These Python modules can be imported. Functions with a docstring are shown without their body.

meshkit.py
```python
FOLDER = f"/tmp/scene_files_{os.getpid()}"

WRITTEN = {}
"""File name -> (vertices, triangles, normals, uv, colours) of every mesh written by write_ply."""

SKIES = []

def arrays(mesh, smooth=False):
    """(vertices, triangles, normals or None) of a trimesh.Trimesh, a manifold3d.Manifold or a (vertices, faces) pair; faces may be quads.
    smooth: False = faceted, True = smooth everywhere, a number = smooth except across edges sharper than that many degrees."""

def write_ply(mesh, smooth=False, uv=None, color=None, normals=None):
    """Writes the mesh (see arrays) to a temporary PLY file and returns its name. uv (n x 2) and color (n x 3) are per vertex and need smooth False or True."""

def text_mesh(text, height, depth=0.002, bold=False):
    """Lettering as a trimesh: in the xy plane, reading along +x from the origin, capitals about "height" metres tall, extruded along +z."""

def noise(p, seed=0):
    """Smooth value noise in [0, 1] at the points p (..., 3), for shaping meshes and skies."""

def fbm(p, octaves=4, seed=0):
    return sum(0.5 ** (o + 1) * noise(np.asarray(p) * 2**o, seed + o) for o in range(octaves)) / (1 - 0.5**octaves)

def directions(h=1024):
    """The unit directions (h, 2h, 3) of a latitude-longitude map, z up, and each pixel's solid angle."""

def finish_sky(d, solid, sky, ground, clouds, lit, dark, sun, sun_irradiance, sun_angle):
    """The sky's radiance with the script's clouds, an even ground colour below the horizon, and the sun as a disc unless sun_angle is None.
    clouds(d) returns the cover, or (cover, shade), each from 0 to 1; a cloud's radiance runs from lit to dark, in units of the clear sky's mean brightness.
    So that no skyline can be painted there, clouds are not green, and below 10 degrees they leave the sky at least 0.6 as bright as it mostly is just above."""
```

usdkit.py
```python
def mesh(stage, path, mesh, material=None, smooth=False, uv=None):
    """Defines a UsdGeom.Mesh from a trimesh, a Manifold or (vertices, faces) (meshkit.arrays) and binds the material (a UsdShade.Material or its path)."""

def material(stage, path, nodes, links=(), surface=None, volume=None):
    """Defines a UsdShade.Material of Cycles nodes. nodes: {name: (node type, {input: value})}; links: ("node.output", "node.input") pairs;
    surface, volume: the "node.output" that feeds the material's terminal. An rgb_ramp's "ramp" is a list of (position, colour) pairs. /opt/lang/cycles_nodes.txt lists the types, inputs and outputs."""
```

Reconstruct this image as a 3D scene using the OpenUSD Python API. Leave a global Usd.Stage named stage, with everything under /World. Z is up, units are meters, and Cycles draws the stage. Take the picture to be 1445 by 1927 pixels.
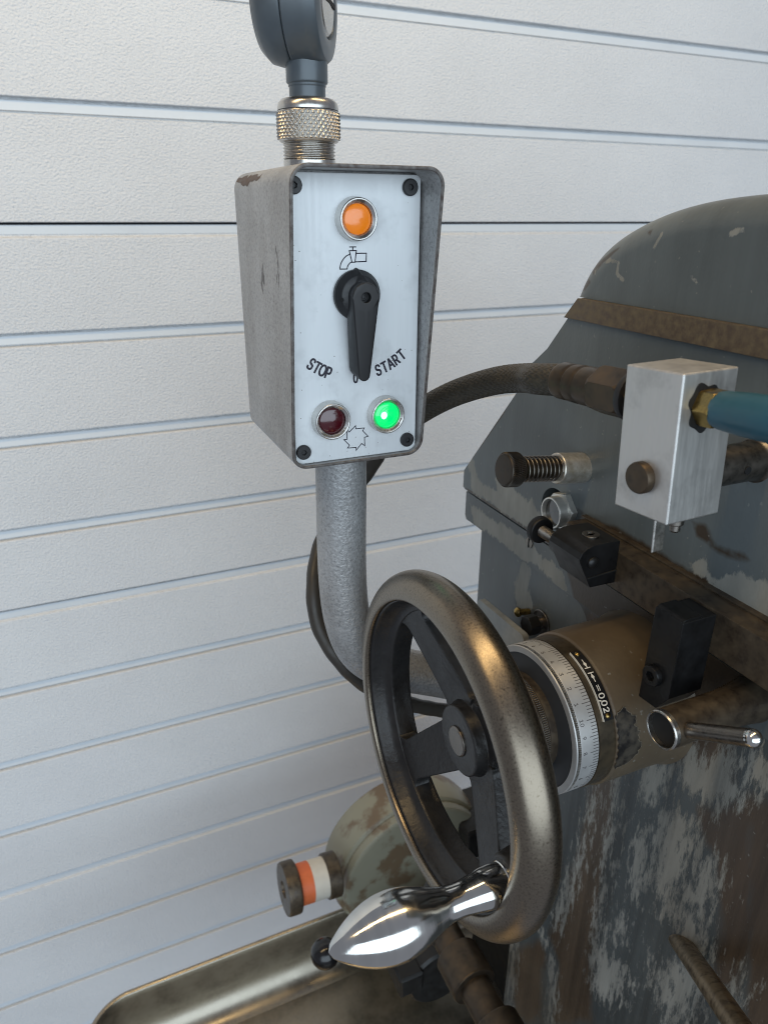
import math, random
import numpy as np, trimesh, manifold3d as mf, shapely
from shapely.geometry import Polygon, Point, LineString
from shapely.ops import unary_union
import usdkit, meshkit
from pxr import Usd, UsdGeom, UsdLux, UsdShade, Sdf, Gf, Vt

random.seed(7); rng = np.random.default_rng(7)
PI = math.pi
stage = Usd.Stage.CreateInMemory()
UsdGeom.SetStageUpAxis(stage, 'Z'); UsdGeom.SetStageMetersPerUnit(stage, 1.0)
UsdGeom.Xform.Define(stage, '/World'); UsdGeom.Scope.Define(stage, '/World/Looks')
EYE = 1.30            # lens height above the floor; the coordinates below are metres from the lens: X along the machine's
                      # feed axis (away to the right), Y towards the garage door, Z up
# ------------------------------------------------------------------ camera
PITCH, YAW, ROLL = np.radians([22.968, 23.840, 0.307])
fw = np.array([np.sin(YAW) * np.cos(PITCH), np.cos(YAW) * np.cos(PITCH), -np.sin(PITCH)])
rt = np.array([np.cos(YAW), -np.sin(YAW), 0]); up = np.cross(rt, fw)
cr = rt * np.cos(ROLL) + up * np.sin(ROLL); cu = up * np.cos(ROLL) - rt * np.sin(ROLL)
cam = UsdGeom.Camera.Define(stage, '/World/camera')
cam.AddTransformOp().Set(Gf.Matrix4d(*cr, 0, *cu, 0, *(-fw), 0, 0, 0, EYE, 1))
cam.CreateHorizontalApertureAttr(36.0); cam.CreateFocalLengthAttr(36.0 * 1337 / 1445)
cam.CreateFStopAttr(17.0); cam.CreateFocusDistanceAttr(0.415)
cam.CreateClippingRangeAttr((0.02, 100.0)); cam.CreateExposureAttr(-0.08)
# ------------------------------------------------------------------ light: cool open doorway behind the lens, warm lamp overhead
def look_at(pos, target):
    z = np.array(pos, float) - np.array(target, float); z /= np.linalg.norm(z)
    x = np.cross([0, 0, 1.0], z)
    if np.linalg.norm(x) < 1e-3: x = np.array([1.0, 0, 0])
    x /= np.linalg.norm(x); y = np.cross(z, x)
    return Gf.Matrix4d(*x, 0, *y, 0, *z, 0, pos[0], pos[1], pos[2] + EYE, 1)
def rect_light(name, pos, target, w, h, color, power):
    l = UsdLux.RectLight.Define(stage, '/World/' + name)
    l.AddTransformOp().Set(look_at(pos, target))
    l.CreateWidthAttr(w); l.CreateHeightAttr(h); l.CreateColorAttr(Gf.Vec3f(*color)); l.CreateIntensityAttr(power)
    return l
rect_light('doorway_daylight', (-.3, -3.6, .45), (.4, .5, -.2), 7.4, 3.2, (.74, .885, 1.0), 3.0)
rect_light('ceiling_lamp', (-.13, .20, 1.15), (-.13, .12, -.25), 2.2, .13, (1.0, .72, .36), 20.0)
dome = UsdLux.DomeLight.Define(stage, '/World/ambient')
dm = usdkit.material(stage, '/World/Looks/ambient_light', {'b': ('background_shader', {'color': (.80, .86, 1.0), 'strength': .31})}, surface='b.background')
UsdShade.MaterialBindingAPI.Apply(dome.GetPrim()).Bind(dm)

# ------------------------------------------------------------------ objects of the scene
used = {}
def path_for(parent, name):
    k = (parent, name); i = used.get(k, 0); used[k] = i + 1
    return f'{parent}/{name}' if i == 0 else f'{parent}/{name}_{i:03d}'
class Node:
    def __init__(s, prim, base): s.prim, s.base, s.path = prim, np.array(base, float), str(prim.GetPath())
def setd(prim, **kw):
    for k, v in kw.items():
        if v: prim.SetCustomDataByKey(k, v)
def thing(name, label, cat, base, group=None, kind=None):
    p = path_for('/World', name); x = UsdGeom.Xform.Define(stage, p)
    x.AddTranslateOp().Set(Gf.Vec3d(base[0], base[1], base[2] + EYE))
    setd(x.GetPrim(), label=label, category=cat, group=group, kind=kind)
    return Node(x.GetPrim(), base)
def part(root, name, mesh, mat, smooth=35, label=None, kind=None, wear=None):
    v, f = (np.asarray(mesh.vertices, float), np.asarray(mesh.faces)) if hasattr(mesh, 'vertices') else mesh
    m = usdkit.mesh(stage, path_for(root.path, name), trimesh.Trimesh(v - root.base, f, process=False), M[mat], smooth=True if wear is not None else smooth)
    if wear is not None:
        UsdGeom.PrimvarsAPI(m).CreatePrimvar('wear', Sdf.ValueTypeNames.Color3fArray, 'vertex').Set(Vt.Vec3fArray.FromNumpy(np.asarray(wear, np.float32)))
    setd(m.GetPrim(), label=label, kind=kind)
    return Node(m.GetPrim(), root.base)
cat = trimesh.util.concatenate
# ------------------------------------------------------------------ shapes
def frame(d):
    d = np.array(d, float); d /= np.linalg.norm(d)
    a = np.array([0, 0, 1.0]) if abs(d[2]) < .9 else np.array([1.0, 0, 0])
    x = np.cross(a, d); x /= np.linalg.norm(x); y = np.cross(d, x)
    return np.stack([x, y, d], 1)
def place(mesh, o, d):
    m = mesh.copy(); m.vertices = np.asarray(o, float) + m.vertices @ frame(d).T
    return m
def grid(P, close_u=False, close_v=False, flip=False):
    P = np.asarray(P, float); nu, nv = P.shape[:2]; idx = np.arange(nu * nv).reshape(nu, nv)
    iu = np.arange(nu if close_u else nu - 1); iv = np.arange(nv if close_v else nv - 1)
    A = idx[np.ix_(iu, iv)]; B = idx[np.ix_((iu + 1) % nu, iv)]; C = idx[np.ix_((iu + 1) % nu, (iv + 1) % nv)]; D = idx[np.ix_(iu, (iv + 1) % nv)]
    F = np.concatenate([np.stack([A, B, C], -1).reshape(-1, 3), np.stack([A, C, D], -1).reshape(-1, 3)])
    return trimesh.Trimesh(P.reshape(-1, 3), F[:, ::-1] if flip else F, process=False)
def lathe(prof, n=64, disp=None):
    """prof: (r, z) from one end of the axis to the other; outward faces when z rises on the outside."""
    prof = np.array(prof, float); a = np.linspace(0, 2 * PI, n, endpoint=False)
    r = np.maximum(prof[:, 0], 1e-6)
    P = np.stack([r[:, None] * np.cos(a), r[:, None] * np.sin(a), np.repeat(prof[:, 1:2], n, 1)], -1)
    return grid(P, close_v=True, flip=True)
def lat(prof, o, d, n=64): return place(lathe(prof, n), o, d)
def cyl(r, l, o, d, n=48, ch=0.0006):
    return lat([(0, 0), (r - ch, 0), (r, ch), (r, l - ch), (r - ch, l), (0, l)], o, d, n)
def knurl(r, l, o, d, n=40, rows=8, dep=.0006, ch=.001, diamond=True, res=6):
    nt, nz = n * res, rows * res + 1
    a = np.linspace(0, 2 * PI, nt, endpoint=False); z = np.linspace(0, 1, nz)
    U, Z = a[None, :] / (2 * PI) * n, z[:, None] * rows
    tri = lambda t: 1 - np.abs((t % 1) - .5) * 2
    h = np.minimum(tri(U + Z / 2 * 1.0), tri(U - Z / 2 * 1.0)) if diamond else tri(U + Z * .35)
    R = r - dep + dep * h * 1.4; R[0] = r - dep; R[-1] = r - dep
    P = np.stack([R * np.cos(a), R * np.sin(a), ch + np.repeat(z[:, None], nt, 1) * (l - 2 * ch)], -1)
    body = grid(P, close_v=True, flip=True)
    rc = r - dep
    return place(cat([body, lathe([(0, 0), (rc - ch * .8, 0), (rc - ch * .2, ch * .35), (rc, ch)], 96), lathe([(rc, l - ch), (rc - ch * .2, l - ch * .35), (rc - ch * .8, l), (0, l)], 96)]), o, d)
def man(m):
    t = m.to_mesh(); return trimesh.Trimesh(t.vert_properties[:, :3], t.tri_verts, process=False)
def hexa(r, l, o, d, rot=0, hole=0):
    prof = mf.Manifold.cylinder(l, r, r, 6).rotate([0, 0, rot])
    cone = mf.Manifold.revolve(mf.CrossSection([[(0, -1e-4), (r * .93, -1e-4), (r * 1.02, l * .14), (r * 1.02, l * .86), (r * .93, l + 1e-4), (0, l + 1e-4)]]), 48)
    m = prof ^ cone
    if hole: m = m - mf.Manifold.cylinder(l * 3, hole, hole, 40).translate([0, 0, -l])
    return place(man(m), o, d)
def cap_screw(r, l, o, d, hexr, dep, rot=0):
    body = mf.Manifold.revolve(mf.CrossSection([[(0, 0), (r, 0), (r, l * .8), (r * .93, l), (0, l)]]), 40)
    body = body - mf.Manifold.cylinder(dep + 1, hexr, hexr, 6).rotate([0, 0, rot]).translate([0, 0, l - dep])
    return place(man(body), o, d)
def rbox(size, r=.001, o=(0, 0, 0), Rm=None):
    h = np.array(size, float) / 2; V = []
    for s in np.ndindex(2, 2, 2):
        s = np.array(s) * 2 - 1
        for k in range(3):
            a = h - r; a[k] = h[k]; V.append(s * a)
        V.append(s * (h - r * .45))
    m = trimesh.Trimesh(np.array(V)).convex_hull
    V2 = m.vertices if Rm is None else m.vertices @ np.asarray(Rm).T
    return trimesh.Trimesh(V2 + np.array(o), m.faces, process=False)
def spline(pts, n):
    from scipy.interpolate import CubicSpline
    pts = np.array(pts, float); t = np.r_[0, np.cumsum(np.linalg.norm(np.diff(pts, axis=0), axis=1))]
    return CubicSpline(t, pts)(np.linspace(0, t[-1], n))
def tube(pts, r, n=32, caps=True, disp=None):
    """sweeps a circle along pts; r is a number or one per point; disp(i, a, s) adds to the radius."""
    pts = np.array(pts, float); T = np.gradient(pts, axis=0); T /= np.linalg.norm(T, axis=1, keepdims=True)
    x = frame(T[0])[:, 0]; X = []
    for t in T:
        x = x - t * (x @ t); x /= np.linalg.norm(x); X.append(x)
    X = np.array(X); Y = np.cross(T, X); a = np.linspace(0, 2 * PI, n, endpoint=False)
    s = np.r_[0, np.cumsum(np.linalg.norm(np.diff(pts, axis=0), axis=1))]
    Rr = np.broadcast_to(np.asarray(r, float), (len(pts),))[:, None] + np.zeros((1, n))
    if disp is not None: Rr = Rr + disp(s[:, None], a[None, :])
    P = pts[:, None] + Rr[..., None] * (np.cos(a)[None, :, None] * X[:, None] + np.sin(a)[None, :, None] * Y[:, None])
    m = grid(P, close_v=True, flip=True)
    if caps:
        for k, fl in ((0, False), (-1, True)):
            c = trimesh.Trimesh(np.vstack([P[k], pts[k]]), [[i, (i + 1) % n, n] for i in range(n)], process=False)
            if fl is False: c.invert()
            m = cat([m, c])
    return m
def extrude(poly, depth):
    gs = getattr(poly, 'geoms', [poly])
    return cat([trimesh.creation.extrude_polygon(g, depth, engine='earcut') for g in gs])
def ext_x(poly, x0, x1):
    """polygon given in (Y, Z), swept from x0 to x1"""
    m = extrude(poly, x1 - x0); v = m.vertices; m.vertices = np.stack([x0 + v[:, 2], v[:, 0], v[:, 1]], 1); return m
def ext_y(poly, y0, y1):
    """polygon given in (X, Z), swept from y0 to y1"""
    m = extrude(poly, y1 - y0); v = m.vertices; m.vertices = np.stack([v[:, 0], y0 + v[:, 2], v[:, 1]], 1); m.invert(); return m
def face_x(poly, x0, x1, cell):
    """front sheet of a casting at x0 (fine mesh that can carry wear), with its side walls back to x1"""
    from scipy.spatial import Delaunay
    P = [np.array(r.segmentize(cell).coords)[:-1] for r in [poly.exterior, *poly.interiors]]
    b = poly.bounds; gy, gz = np.meshgrid(np.arange(b[0] + cell / 2, b[2], cell), np.arange(b[1] + cell / 2, b[3], cell))
    gp = np.c_[gy.ravel(), gz.ravel()]; gp = gp[shapely.contains(poly.buffer(-cell * .45), shapely.points(gp))]
    pts = np.vstack(P + [gp]); f = Delaunay(pts).simplices
    f = f[shapely.contains(poly, shapely.points(pts[f].mean(1)))]
    e = pts[f]; ar = np.cross(e[:, 1] - e[:, 0], e[:, 2] - e[:, 0]); f = np.where((ar > 0)[:, None], f[:, ::-1], f)[np.abs(ar) > 1e-11]
    front = trimesh.Trimesh(np.stack([np.full(len(pts), x0), pts[:, 0], pts[:, 1]], 1), f, process=False)
    if front.face_normals[0][0] > 0: front.invert()
    walls = []
    for ring in [poly.exterior, *poly.interiors]:
        c = np.array(shapely.geometry.polygon.orient(poly).exterior.coords if ring is poly.exterior else ring.coords)
        if ring is not poly.exterior and not ring.is_ccw: c = c[::-1]
        L = np.stack([np.stack([np.full(len(c), x), c[:, 0], c[:, 1]], 1) for x in (x0, x1)])
        w = grid(L, flip=(ring is not poly.exterior)); w.unmerge_vertices(); walls.append(w)
    return front, cat(walls)
def wear_of(mesh, prim, brown, fade=.006):
    p = shapely.points(mesh.vertices[:, 1], mesh.vertices[:, 2]); W = np.zeros((len(mesh.vertices), 3))
    for k, polys in enumerate((prim, brown)):
        for q in polys:
            g = Polygon(q).buffer(0)
            d = np.where(shapely.contains(g, p), -shapely.distance(g.boundary, p), shapely.distance(g, p))
            W[:, k] = np.maximum(W[:, k], np.clip(.5 - d / fade * .5, 0, 1))
    return W
def bent(mesh, c, dx, r, a0):
    """flat (u, v, w) wrapped on a cylinder about the feed axis: u round it, v along it, w outwards"""
    v = mesh.vertices; a = a0 + v[:, 0] / r
    return trimesh.Trimesh(np.stack([c[0] + dx + v[:, 1], c[1] + (r + v[:, 2]) * np.cos(a), c[2] + (r + v[:, 2]) * np.sin(a)], 1), mesh.faces, process=False)
def flat_y(mesh, x, z, y, ang=0, sx=1):
    """lettering stood up on a plate that faces -Y"""
    v = mesh.vertices.copy(); v[:, 0] *= sx; c, s = math.cos(ang), math.sin(ang)
    return trimesh.Trimesh(np.stack([x + c * v[:, 0] - s * v[:, 1], y - v[:, 2], z + s * v[:, 0] + c * v[:, 1]], 1), mesh.faces, process=False)
def text_at(t, h, bold=False, depth=.0002):
    m = meshkit.text_mesh(t, h, depth, bold); b = m.bounds; m.apply_translation([-(b[0][0] + b[1][0]) / 2, -h / 2, 0]); return m
# ------------------------------------------------------------------ materials
M = {}
def mat(name, nodes, links, surface='p.BSDF'):
    M[name] = usdkit.material(stage, '/World/Looks/' + name, nodes, links, surface=surface)
def basic(name, col, rough, metal=0, nscale=60, namt=.15, rvar=.12, bump=0, bscale=300, stretch=(1, 1, 1), col2=None, bev=0, coat=0, spec=.5, detail=5, extra=None, cpos=(.35, .7)):
    n = {'g': ('geometry', {}), 'm': ('mapping', {'scale': stretch}), 'n': ('noise_texture', {'scale': nscale, 'detail': detail, 'roughness': .6}),
         'r': ('rgb_ramp', {'ramp': [(cpos[0], col if col2 is None else col2), (cpos[1], col)] if col2 is not None else [(.25, tuple(c * (1 - namt) for c in col)), (.75, tuple(min(1, c * (1 + namt)) for c in col))]}),
         'rr': ('map_range', {'from_min': .3, 'from_max': .7, 'to_min': max(.02, rough - rvar), 'to_max': rough + rvar, 'clamp': True}),
         'p': ('principled_bsdf', {'metallic': metal, 'coat_weight': coat, 'coat_roughness': .12, 'specular_ior_level': spec})}
    l = [('g.position', 'm.vector'), ('m.vector', 'n.vector'), ('n.fac', 'r.fac'), ('r.color', 'p.base_color'), ('n.fac', 'rr.value'), ('rr.result', 'p.roughness')]
    if bump or bev:
        if bump:
            n['bn'] = ('noise_texture', {'scale': bscale, 'detail': 3, 'roughness': .55}); n['b'] = ('bump', {'strength': 1, 'distance': bump})
            l += [('m.vector', 'bn.vector'), ('bn.fac', 'b.height'), ('b.normal', 'p.normal')]
            if bev: n['bv'] = ('bevel', {'radius': bev, 'samples': 4}); l += [('bv.bevel', 'b.normal')]
        else:
            n['bv'] = ('bevel', {'radius': bev, 'samples': 4}); l += [('bv.bevel', 'p.normal')]
    mat(name, n, l)
basic('door_paint', (.67, .68, .69), .46, nscale=7, namt=.05, bump=.0021, bscale=420, stretch=(.7, 1, 1), detail=8)
basic('door_cool_sheen', (.62, .66, .695), .36, nscale=9, namt=.04)  # same door paint, bluish because a cool reflection is put into its colour
basic('door_core', (.03, .03, .035), .8)
basic('scuff', (.12, .11, .10), .8)
def painted(name, col, primer=(.31, .31, .28), brown=(.050, .036, .024), rough=.36, nscale=55, vstretch=.45, base_brown=0.0, amp=2.1, soft=0.0, streak=.12):
    """old machine enamel: worn to pale primer and to brown grime where the mesh's wear says so, broken up by noise"""
    n = {'g': ('geometry', {}), 'mp': ('mapping', {'scale': (1, 1, vstretch)}), 'a': ('attribute', {'attribute': 'wear'}), 's': ('separate_color', {}),
         'n1': ('noise_texture', {'scale': nscale, 'detail': 9, 'roughness': .72}), 'n2': ('noise_texture', {'scale': 26, 'detail': 7, 'roughness': .62}),
         'n3': ('noise_texture', {'scale': 9, 'detail': 4}), 'n4': ('noise_texture', {'scale': 420, 'detail': 3, 'roughness': .6}), 'n5': ('noise_texture', {'scale': 310, 'detail': 1}), 'f5': ('rgb_ramp', {'ramp': [(.735, (0, 0, 0)), (.77, (.45, .45, .45))]}), 'ms': ('mapping', {'scale': (1, 1, .06)}), 'n6': ('noise_texture', {'scale': 70, 'detail': 8, 'roughness': .65}), 'f6': ('rgb_ramp', {'ramp': [(.36, (1 - streak,) * 3), (.58, (1, 1, 1))]}), 'c4': ('mix_color', {'blend_type': 'multiply', 'fac': 1.0}), 'c3': ('mix_color', {'b': (.25, .25, .23)}),
         'p1': ('math', {'math_type': 'multiply_add', 'value2': amp, 'value3': -amp / 2}), 'p2': ('math', {'math_type': 'add'}), 'p3': ('rgb_ramp', {'ramp': [(.46 - soft, (0, 0, 0)), (.60 + soft, (1, 1, 1))]}),
         'b1': ('math', {'math_type': 'multiply_add', 'value2': 1.1, 'value3': -.55 + base_brown}), 'b2': ('math', {'math_type': 'add'}), 'b3': ('rgb_ramp', {'ramp': [(.38, (0, 0, 0)), (.62, (1, 1, 1))]}),
         'c0': ('rgb_ramp', {'ramp': [(.3, tuple(c * .8 for c in col)), (.7, tuple(c * 1.18 for c in col))]}),
         'pv': ('rgb_ramp', {'ramp': [(.3, tuple(c * .62 for c in primer)), (.68, primer)]}),
         'c1': ('mix_color', {'b': brown}), 'c2': ('mix_color', {}), 'r1': ('mix_float', {'a': rough, 'b': .62}),
         'bu': ('bump', {'strength': 1, 'distance': .00012}), 'bh': ('math', {'math_type': 'multiply_add', 'value2': -.9}), 'bv': ('bevel', {'radius': .0012, 'samples': 4}),
         'p': ('principled_bsdf', {'specular_ior_level': .45})}
    l = [('g.position', 'mp.vector'), ('mp.vector', 'n1.vector'), ('mp.vector', 'n2.vector'), ('g.position', 'n3.vector'), ('g.position', 'n4.vector'), ('a.color', 's.color'),
         ('n1.fac', 'p1.value1'), ('s.r', 'p2.value1'), ('p1.value', 'p2.value2'), ('p2.value', 'p3.fac'), ('n2.fac', 'b1.value1'), ('s.g', 'b2.value1'), ('b1.value', 'b2.value2'), ('b2.value', 'b3.fac'),
         ('n3.fac', 'c0.fac'), ('n2.fac', 'pv.fac'), ('b3.color', 'c1.fac'), ('c0.color', 'c1.a'), ('p3.color', 'c2.fac'), ('c1.result', 'c2.a'), ('pv.color', 'c2.b'), ('g.position', 'n5.vector'), ('n5.fac', 'f5.fac'), ('f5.color', 'c3.fac'), ('c2.result', 'c3.a'), ('g.position', 'ms.vector'), ('ms.vector', 'n6.vector'), ('n6.fac', 'f6.fac'), ('c3.result', 'c4.a'), ('f6.color', 'c4.b'), ('c4.result', 'p.base_color'),
         ('p3.color', 'r1.fac'), ('r1.result', 'p.roughness'), ('p3.color', 'bh.value1'), ('n4.fac', 'bh.value3'), ('bh.value', 'bu.height'), ('bv.bevel', 'bu.normal'), ('bu.normal', 'p.normal')]
    mat(name, n, l)
painted('machine_enamel', (.108, .126, .131))
painted('column_enamel', (.058, .067, .068), primer=(.29, .28, .245), brown=(.070, .048, .031), nscale=230, amp=2.7, vstretch=.26, soft=.09, streak=.45)
painted('ledge_enamel', (.090, .102, .104), base_brown=.12)
painted('housing_enamel', (.098, .074, .048), primer=(.26, .24, .19), brown=(.035, .027, .02), nscale=40, vstretch=1, rough=.42)
basic('brown_strip', (.15, .115, .066), .46, .15, 240, .2, .1, .00012, 300, bev=.0008, col2=(.09, .065, .045))
basic('rail_steel', (.105, .082, .055), .40, .45, 130, .3, .12, .00008, 500, bev=.0008, col2=(.05, .038, .028))
basic('cast_rim', (.215, .182, .142), .31, 1, 900, .1, .06, .00003, 1200, col2=(.11, .088, .064), detail=6, cpos=(.30, .44))
basic('cast_dark', (.028, .027, .027), .36, .5, 60, .3, .1, .00035, 240, bev=.0016)
basic('chrome', (.64, .63, .60), .13, 1, 120, .10, .07, .000022, 1500, stretch=(1, .07, .07), detail=8)
basic('steel', (.50, .48, .45), .27, 1, 200, .12, .08, .00002, 700, bev=.0005)
basic('steel_dark', (.20, .18, .16), .36, 1, 200, .25, .1, .00003, 700, bev=.0005)
basic('black_oxide', (.022, .022, .023), .38, .6, 90, .3, .1, .00004, 600, bev=.0007)
basic('black_metal', (.014, .014, .014), .5, .2, 90, .3, .1, .0001, 300, bev=.0007)
basic('pit_black', (.006, .006, .006), .8)
basic('black_plastic', (.011, .011, .0125), .46, 0, 300, .15, .05, .00003, 1500, bev=.0006)
basic('print_ink', (.012, .010, .022), .6)
basic('brass', (.42, .29, .09), .32, 1, 150, .2, .1, .00003, 500, bev=.0005, col2=(.24, .17, .07))
basic('dial_satin', (.50, .50, .495), .42, .55, 90, .06, .06, .00001, 900, bev=.0004)
basic('dial_grey', (.040, .043, .048), .5, .1, 60, .15, .08)
basic('dial_band', (.10, .075, .045), .36, .5, 80, .3, .1, col2=(.055, .045, .032))
basic('white_ink', (.62, .59, .52), .5)
basic('dark_ink', (.035, .03, .03), .6)
basic('label_black', (.008, .008, .009), .3, bev=.0003)
basic('blue_hose', (.010, .078, .122), .36, 0, 35, .1, .10, .00008, 160, col2=(.016, .066, .092), detail=8)
basic('o_ring', (.010, .010, .011), .5)
basic('beige_enamel', (.225, .222, .170), .42, 0, 13, .1, .1, .0001, 200, col2=(.135, .098, .062), bev=.002, detail=6, cpos=(.41, .47))
basic('band_orange', (.66, .15, .05), .5, 0, 120, .1, .08)
basic('band_white', (.60, .57, .50), .5, 0, 60, .1, .08)
basic('tray_steel', (.30, .27, .22), .32, .9, 30, .12, .10, .0002, 40, detail=10)
basic('cable_black', (.034, .029, .023), .5)
basic('black_gloss', (.006, .006, .007), .16)
basic('sleeve_steel', (.66, .64, .60), .34, .75, 120, .12, .06, .00002, 500, col2=(.46, .40, .31))
basic('nut_white', (.62, .61, .57), .38, .7, 200, .1, .06, bev=.0004)
basic('flaked', (.065, .055, .042), .48, .3, 150, .3, .12, .0003, 260, col2=(.014, .013, .013), cpos=(.42, .62), detail=8)
basic('housing_edge', (.16, .14, .105), .5, 0, 700, .3, .1, col2=(.06, .048, .034))
basic('rod_brown', (.30, .235, .15), .34, .85, 160, .3, .1, .00003, 600, col2=(.16, .115, .07), detail=7)
basic('knob_brown', (.055, .044, .034), .42, .5, 200, .3, .1, .00003, 600, col2=(.03, .025, .02))
basic('oily_rod', (.075, .058, .038), .30, .7, 120, .4, .1, .0001, 260)
basic('rust', (.085, .052, .035), .55, .2, 300, .3, .1)
basic('plate_grey', (.25, .255, .24), .5, 0, 120, .2, .08, bev=.0008)
basic('swivel_blue', (.085, .10, .112), .36, .25, 40, .1, .08, bev=.001)
basic('lens_orange', (.95, .235, .008), .22, 0, 90, .03, .03, coat=.6)
basic('lens_red', (.055, .004, .008), .16, 0, 90, .1, .05, coat=.8)
basic('grime', (.10, .085, .05), .8)
mat('lens_green', {'p': ('principled_bsdf', {'base_color': (.0, .55, .12), 'roughness': .12, 'emission_color': (.0, 1.0, .22), 'emission_strength': .6, 'coat_weight': .7})}, [])
mat('lamp_glow', {'e': ('emission', {'color': (.35, 1.0, .62), 'strength': 3.2})}, [], 'e.emission')
mat('window', {'p': ('principled_bsdf', {'base_color': (.03, .03, .03), 'roughness': .06, 'coat_weight': 1.0})}, [])
# brushed aluminium: streaks along the vertical
def brushed(name, col, rough, stretch, sc=420, amt=.10, metal=1.0, bump=.00003, dirt=0.0):
    n = {'g': ('geometry', {}), 'm': ('mapping', {'scale': stretch}), 'n': ('noise_texture', {'scale': sc, 'detail': 4, 'roughness': .65}), 'n2': ('noise_texture', {'scale': 40, 'detail': 6, 'roughness': .65}),
         'r': ('rgb_ramp', {'ramp': [(.3, tuple(c * (1 - amt) for c in col)), (.7, tuple(min(1, c * (1 + amt)) for c in col))]}),
         'd': ('rgb_ramp', {'ramp': [(.30, (1 - dirt,) * 3), (.48, (1, 1, 1))]}), 'mx': ('mix_color', {'blend_type': 'multiply', 'fac': 1.0}),
         'rr': ('map_range', {'from_min': .3, 'from_max': .7, 'to_min': rough - .05, 'to_max': rough + .08, 'clamp': True}), 'b': ('bump', {'strength': 1, 'distance': bump}), 'bv': ('bevel', {'radius': .0006, 'samples': 4}),
         'p': ('principled_bsdf', {'metallic': metal})}
    l = [('g.position', 'm.vector'), ('m.vector', 'n.vector'), ('g.position', 'n2.vector'), ('n.fac', 'r.fac'), ('n2.fac', 'd.fac'), ('r.color', 'mx.a'), ('d.color', 'mx.b'), ('mx.result', 'p.base_color'), ('n.fac', 'rr.value'), ('rr.result', 'p.roughness'),
         ('n.fac', 'b.height'), ('bv.bevel', 'b.normal'), ('b.normal', 'p.normal')]
    mat(name, n, l)
brushed('aluminium', (.58, .57, .55), .42, (1, 1, .06), amt=.05, dirt=.25, metal=.85, bump=.00001)
brushed('face_aluminium', (.63, .65, .66), .50, (1, 1, .03), sc=500, amt=.03, metal=.35, bump=.000008, dirt=.16)
brushed('bezel_steel', (.60, .585, .56), .24, (1, 1, 1), sc=200, amt=.08)
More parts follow.
